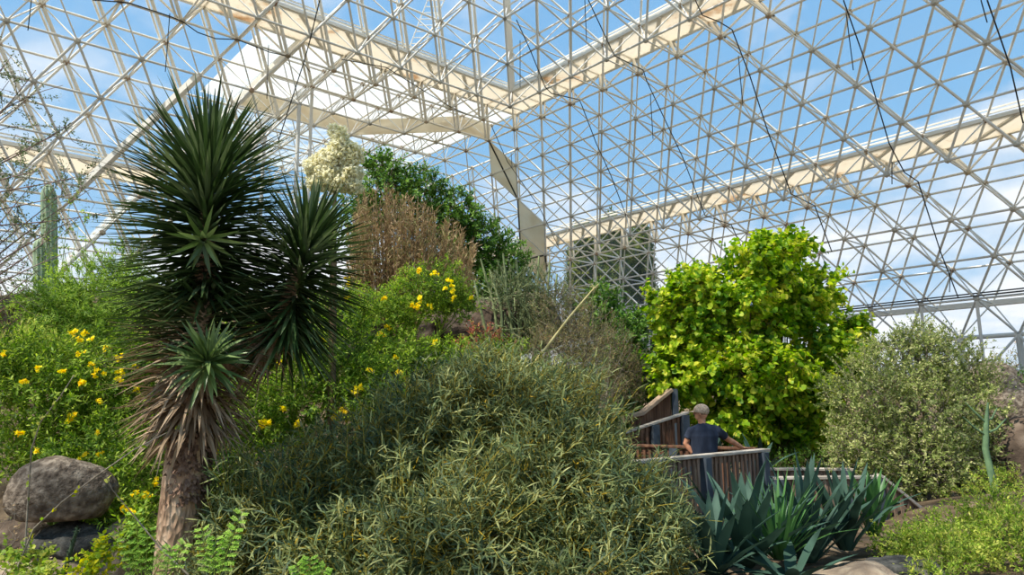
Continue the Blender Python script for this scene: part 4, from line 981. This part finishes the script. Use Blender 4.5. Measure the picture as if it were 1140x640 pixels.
shL, shR = wp(769.5, 479), wp(797.5, 478)
elL, wrL = wp(763.5, 494, .02), wp(771, 504.5, -.02)
elR, wrR = wp(810.5, 489, .22), W(826, 498, 11.0)
tors = [hipc - [0, 0, .02], wp(784, 503), wp(783.5, 494), wp(783.5, 484), wp(783, 477.5), wp(782, 473.5)]
g = G()
loft(g, tors, [.165, .15, .165, .19, .165, .07], [.115, .105, .115, .125, .1, .065], pw=2.3)
path(g, [neck - [0, 0, .06], neck, head - [0, 0, .03]], [.062, .056, .056], n=12)
for a, b, c in ((shL, elL, wrL), (shR, elR, wrR)): path(g, [a, a * .5 + b * .5, b, b * .55 + c * .45, c], [.058, .05, .043, .041, .029], n=12)
# head with its face turned away to the left
hd_f = unit(np.array([[-.86, .5, -.05]]))[0]; hd_s = unit(np.cross(hd_f, [0, 0, 1.])[None])[0]; hz = np.array([0, 0, 1.])
hc = head + np.array([0, 0, .02])
def hp(f, s, z): return hc + hd_f * f + hd_s * s + hz * z
V0, F0 = ICO3; g.add(hc + (V0[:, :1] * .097 * hd_f + V0[:, 1:2] * .077 * hd_s + V0[:, 2:] * .108 * hz), F0)
g.add(hp(.03, 0, -.06) + (V0[:, :1] * .06 * hd_f + V0[:, 1:2] * .055 * hd_s + V0[:, 2:] * .055 * hz), F0)
balls(g, [hp(.1, 0, -.012)], .016, ICO2); path(g, [hp(.088, 0, .025), hp(.112, 0, -.018)], [.009, .015], n=8)
for s in (-1, 1):
    g.add(hp(-.005, s * .08, -.005) + (V0[:, :1] * .018 * hd_f + V0[:, 1:2] * .009 * hd_s + V0[:, 2:] * .032 * hz), F0)
for s in (-.018, 0, .018): balls(g, [hp(.088, s, -.055)], .01, ICO2)
# hands: palm, four curled fingers and a thumb
def hand(g, w_, f, side, up, curl, sc=1.):
    f = unit(np.asarray(f, float)[None])[0]; up = unit((up - f * (up @ f))[None])[0]; sd = np.cross(f, up) * side
    V0, F0 = ICO2; c = w_ + f * .05 * sc
    g.add(c + (V0[:, :1] * .05 * f + V0[:, 1:2] * .042 * sd + V0[:, 2:] * .017 * up) * sc, F0)
    for i, (o_, l_) in enumerate(((-.03, .068), (-.01, .078), (.01, .074), (.03, .058))):
        b = w_ + (f * .088 + sd * o_) * sc; d1 = f + sd * o_ * 3; k1 = b + unit(d1[None])[0] * l_ * .45 * sc - up * curl * .012 * sc; k2 = k1 + (f - up * curl)[None][0] * l_ * .3 * sc; k3 = k2 + unit((f * .6 - up * curl * 1.4)[None])[0] * l_ * .28 * sc
        path(g, [b - f * .02, b, k1, k2, k3], np.array([.009, .0095, .009, .0085, .007]) * sc, n=8)
    b = w_ + (f * .03 - sd * .03) * sc; path(g, [b, b + (f * .03 - sd * .028) * sc, b + (f * .058 - sd * .034 - up * .01 * curl) * sc], np.array([.012, .0105, .008]) * sc, n=8)
hand(g, wrR, W(838, 500, 11.2) - wrR, 1, np.array([0, 0, 1.]), .35)
hand(g, wrL, np.array([.55, .35, -.55]), -1, np.array([.0, -1., .2]), .6)
# legs under the rail
for s in (-1, 1):
    h_ = hipc + [s * .09, 0, -.05]; k_ = np.array([X0 + s * .11, Yc + .02, .47]); a_ = np.array([X0 + s * .12, Yc + .03 - s * .05, .07])
    path(g, [h_, h_ * .5 + k_ * .5, k_, k_ * .5 + a_ * .5 - [0, .02, 0], a_], [.09, .078, .056, .055, .037], n=12)
    path(g, [a_ - [0, .04, .03], a_ + [0, .06, -.045], a_ + [0, .17, -.06]], [.035, .04, .03], n=8)
skin_obj(g, 'body', M_SKIN, man, .0085, 3)
g = G()
T2 = [wp(784.5, 511), wp(784, 504), wp(783.5, 494), wp(783.5, 485), wp(783.2, 478.5), wp(782, 474)]
loft(g, T2 + [wp(782, 472.6)], [.2, .19, .2, .212, .19, .1, .072], [.135, .13, .14, .148, .118, .085, .07], pw=2.2, n=28)
path(g, [shL + [.02, 0, .0], wp(781.8, 475.5), shR - [.02, 0, -.0]], [.05, .085, .05], n=16)
for a, b, e_ in ((shL, elL, .62), (shR, elR, .66)):
    q = a + (b - a) * e_; path(g, [a + (np.array([X0, Yc, a[2]]) - a) * .4 + [0, 0, .012], a + [0, 0, -.012], q], [.066, .071, .066], n=18)
skin_obj(g, 't_shirt', M_SHIRT, man, .009, 4)
g = G(); loft(g, [hipc + [0, 0, .05], hipc + [0, 0, -.02], hipc - [0, 0, .1]], [.17, .182, .17], [.125, .135, .13], pw=2.4)
for s in (-1, 1):
    h_ = hipc + [s * .09, 0, -.05]; k_ = np.array([X0 + s * .11, Yc + .02, .47]); a_ = np.array([X0 + s * .12, Yc + .03 - s * .05, .07]); path(g, [h_, h_ * .5 + k_ * .5, k_, a_ + [0, 0, .02]], [.104, .094, .075, .068], n=14)
skin_obj(g, 'trousers', M_PANT, man, .011, 3)
for s in (-1, 1):
    a_ = np.array([X0 + s * .12, Yc + .03 - s * .05, .03]); g = G(); path(g, [a_ - [0, .07, 0], a_ + [0, .05, 0], a_ + [0, .17, -.005]], [.045, .052, .042], n=10); skin_obj(g, 'shoe', noisemat('dark_leather', [(.3, '2b2622'), (.6, '3c352e')], scale=10), man, .012, 2)
g = G(); V0, F0 = ICO4; Vc = V0.copy()
Vc[:, 2] = np.maximum(Vc[:, 2], -.35 + .25 * Vc[:, 0]); g.add(hp(-.004, 0, .03) + (Vc[:, :1] * .116 * hd_f + Vc[:, 1:2] * .1 * hd_s + Vc[:, 2:] * .1 * hz), F0)
cap_o = g.build('cap', M_HATM, man)
g = G(); n = 13; t = np.linspace(-1, 1, n); Vb = []
for k in range(2):
    for z_ in (0, .006):
        for tt in t: Vb.append(hp(.09 + (0 if k == 0 else .085 * math.sqrt(max(0, 1 - tt * tt * .85))) - .05 * tt * tt, tt * .07, .035 + z_ - k * .012 - .012 * tt * tt))
F = [];
for i in range(n - 1): F += [(i, i + 1, 2 * n + i + 1, 2 * n + i), (n + i, 3 * n + i, 3 * n + i + 1, n + i + 1), (2 * n + i, 2 * n + i + 1, 3 * n + i + 1, 3 * n + i)]
g.add(Vb, F); b_o = g.build('brim', M_HATM, man); b_o.parent = cap_o; b_o.matrix_parent_inverse = Matrix.Identity(4)
g = G(); Vh = V0[V0[:, 2] < 9]; Vc = V0.copy(); Vc[:, 2] = np.clip(Vc[:, 2], -.42, .1); Vc[:, 0] = np.minimum(Vc[:, 0], .25)
g.add(hp(-.006, 0, .012) + (Vc[:, :1] * .101 * hd_f + Vc[:, 1:2] * .082 * hd_s + Vc[:, 2:] * .1 * hz), F0); g.build('hair', noisemat('short_grey_brown_hair', [(.35, '5c4c40'), (.6, '8a7a6a')], scale=60, rough=.9, bump=.3), man)
g = G(); balls(g, [hp(.086, -.03, .018), hp(.086, .03, .018)], .011, ICO2); g.build('eyes', plain('eye', '2a2420', .3), man)

# ------------------------------------------------------------------ cables on the frame
def plane_hit(px, py, side='R', off=.12):
    d = ray(px, py); f = (lambda a, b, k: L(a, b, k)) if side == 'R' else (lambda a, b, k: L(b, a, k))
    for (xa, ka), (xb, kb) in (((1, 0), (3, 4)), ((0, 0), (-2, -4)), ((-3, -4), (-4.5, -7))):
        a, b, c = f(xa, 0, ka), f(xa, 1, ka), f(xb, 0, kb); n = np.cross(b - a, c - a); n /= np.linalg.norm(n)
        if (EYE - a) @ n < 0: n = -n
        t = ((a + n * off - EYE) @ n) / (d @ n); p = EYE + d * t
        za, zb = sorted((a[2], c[2]))
        if t > 0 and za - .75 <= p[2] <= zb + .75: return p
    return p
M_CAB = plain('black_cable', '17191c', .5)
def cable(pts, side, label, drops=(), r=.022):
    P = np.array([plane_hit(a, b, side) for a, b in pts]); g = G(); path(g, P, r, n=6)
    root = thing('cable', P[0], label, 'cable', 'black cables strung on the space frame'); g.build('line', M_CAB, root)
    for x, y0, x1, y1 in drops:
        a, b = plane_hit(x, y0, side, .2), plane_hit(x1, y1, side, .2); g = G(); path(g, [a, b], r * .8, n=5); g.build('hanging_end', M_CAB, root)
cable([(575, 22), (590, 55), (607, 97), (614, 104), (645, 111), (648, 118), (664, 160), (680, 195), (697, 240)], 'R', 'black cable running down the right wall nearest the far corner', [(579, 45, 579, 97)])
cable([(655, 0), (684, 62), (716, 78), (720, 90), (735, 122), (760, 175), (785, 240), (814, 250), (830, 285)], 'R', 'black cable second from the far corner on the right wall', [(651, 0, 653, 45), (724, 105, 727, 155)])
cable([(774, 0), (782, 17), (800, 24), (815, 33), (835, 85), (855, 147), (881, 216), (907, 229), (926, 280)], 'R', 'black cable crossing the right wall above the lime green tree', [(822, 62, 827, 118)])
cable([(939, 0), (962, 65), (990, 160), (1007, 192), (1022, 202), (1047, 280), (1067, 332)], 'R', 'long black cable reaching the lowest tube above the pale shrub', [(942, 15, 950, 78), (993, 180, 993, 205), (1058, 300, 1057, 325)])
cable([(1099, 0), (1125, 75), (1139, 137)], 'R', 'black cable at the top right corner', [(1092, 0, 1099, 25)])
cable([(547, 140), (565, 180), (600, 230), (622, 275)], 'R', 'thin black cable just right of the white fabric sail', [(569, 170, 570, 185)], .02)
cable([(103, 0), (143, 3), (189, 18), (203, 24), (220, 36), (240, 43), (264, 44), (300, 58), (318, 62)], 'L', 'sagging black cable across the upper left wall', [(189, 15, 184, 80), (299, 50, 297, 110), (35, 0, 31, 34)], .02)
cable([(356, 0), (345, 45), (339, 67), (325, 110), (309, 160)], 'L', 'black cable dropping behind the right yucca crown', [(338, 70, 345, 80)], .022)
cable([(380, 66), (430, 75), (470, 100), (500, 118), (520, 128)], 'L', 'black cable along the roof edge above the cream blossom', [(424, 70, 425, 82)], .018)
# ladder lying on the upper left glazing
f = lambda px, py: plane_hit(px, py, 'L', -2.6)
root = thing('ladder', f(470, 50), 'white maintenance ladder on the outside of the upper left glazing', 'ladder')
a0, a1, b0, b1 = f(480, -10), f(456, 52), f(499, -10), f(472, 52)
g = G(); tubes(g, [a0], [a1], .03); g.build('rail', M_WEB, root); g = G(); tubes(g, [b0], [b1], .03); g.build('rail', M_WEB, root)
for i in range(9): t = (i + .5) / 9; g = G(); tubes(g, [a0 + (a1 - a0) * t], [b0 + (b1 - b0) * t], .022); g.build('rung', M_WEB, root)
# ------------------------------------------------------------------ sky and sun
w = bpy.data.worlds.new('sky'); SC.world = w; w.use_nodes = True
nt = w.node_tree; nt.nodes.clear()
out = N(nt, 'ShaderNodeOutputWorld'); bg = N(nt, 'ShaderNodeBackground'); bg.inputs['Strength'].default_value = 1.0
tc = N(nt, 'ShaderNodeTexCoord'); sp = N(nt, 'ShaderNodeSeparateXYZ'); nt.links.new(tc.outputs['Generated'], sp.inputs[0])
base_ = ramp(nt, [(0.0, srgb('a9c4dc')), (.12, srgb('a0c6e6')), (.35, srgb('84b6e0')), (.7, srgb('74aadc'))]); nt.links.new(sp.outputs[2], base_.inputs[0])
ad = N(nt, 'ShaderNodeMath', operation='ADD'); ad.inputs[1].default_value = .25; nt.links.new(sp.outputs[2], ad.inputs[0])
dx = N(nt, 'ShaderNodeMath', operation='DIVIDE'); dy = N(nt, 'ShaderNodeMath', operation='DIVIDE')
nt.links.new(sp.outputs[0], dx.inputs[0]); nt.links.new(ad.outputs[0], dx.inputs[1]); nt.links.new(sp.outputs[1], dy.inputs[0]); nt.links.new(ad.outputs[0], dy.inputs[1])
cb = N(nt, 'ShaderNodeCombineXYZ'); nt.links.new(dx.outputs[0], cb.inputs[0]); nt.links.new(dy.outputs[0], cb.inputs[1]); cb.inputs[2].default_value = 3.1
no = N(nt, 'ShaderNodeTexNoise'); no.inputs['Scale'].default_value = 1.6; no.inputs['Detail'].default_value = 9; no.inputs['Roughness'].default_value = .55
nt.links.new(cb.outputs[0], no.inputs[0])
# more cloud low down
lowc = N(nt, 'ShaderNodeMapRange'); lowc.inputs[1].default_value = .08; lowc.inputs[2].default_value = .5; lowc.inputs[3].default_value = .12; lowc.inputs[4].default_value = -.1
nt.links.new(sp.outputs[2], lowc.inputs[0])
a2 = N(nt, 'ShaderNodeMath', operation='ADD'); nt.links.new(no.outputs[0], a2.inputs[0]); nt.links.new(lowc.outputs[0], a2.inputs[1])
cr = ramp(nt, [(.47, (0, 0, 0, 1)), (.66, (1, 1, 1, 1))]); nt.links.new(a2.outputs[0], cr.inputs[0])
mx = N(nt, 'ShaderNodeMix', data_type='RGBA'); nt.links.new(cr.outputs[0], mx.inputs[0]); nt.links.new(base_.outputs[0], mx.inputs[6]); mx.inputs[7].default_value = (.88, .9, .93, 1)
nt.links.new(mx.outputs[2], bg.inputs[0]); nt.links.new(bg.outputs[0], out.inputs[0])
sd = bpy.data.lights.new('sun', 'SUN'); so = bpy.data.objects.new('sun', sd); COL.objects.link(so)
sd.energy = 5.6; sd.angle = rad(.8); sd.color = (1, .95, .85)
# light travels along -Z of the lamp; the sun stands high, a little to the left and ahead
sdir = Vector((-.6, -.4, 1.15)).normalized()
so.rotation_euler = sdir.to_track_quat('Z', 'Y').to_euler()
SC.cycles.max_bounces = 6; SC.cycles.transparent_max_bounces = 16; SC.cycles.diffuse_bounces = 3; SC.cycles.glossy_bounces = 2; SC.cycles.transmission_bounces = 3
SC.cycles.caustics_reflective = False; SC.cycles.caustics_refractive = False
SC.cycles.sample_clamp_indirect = 4
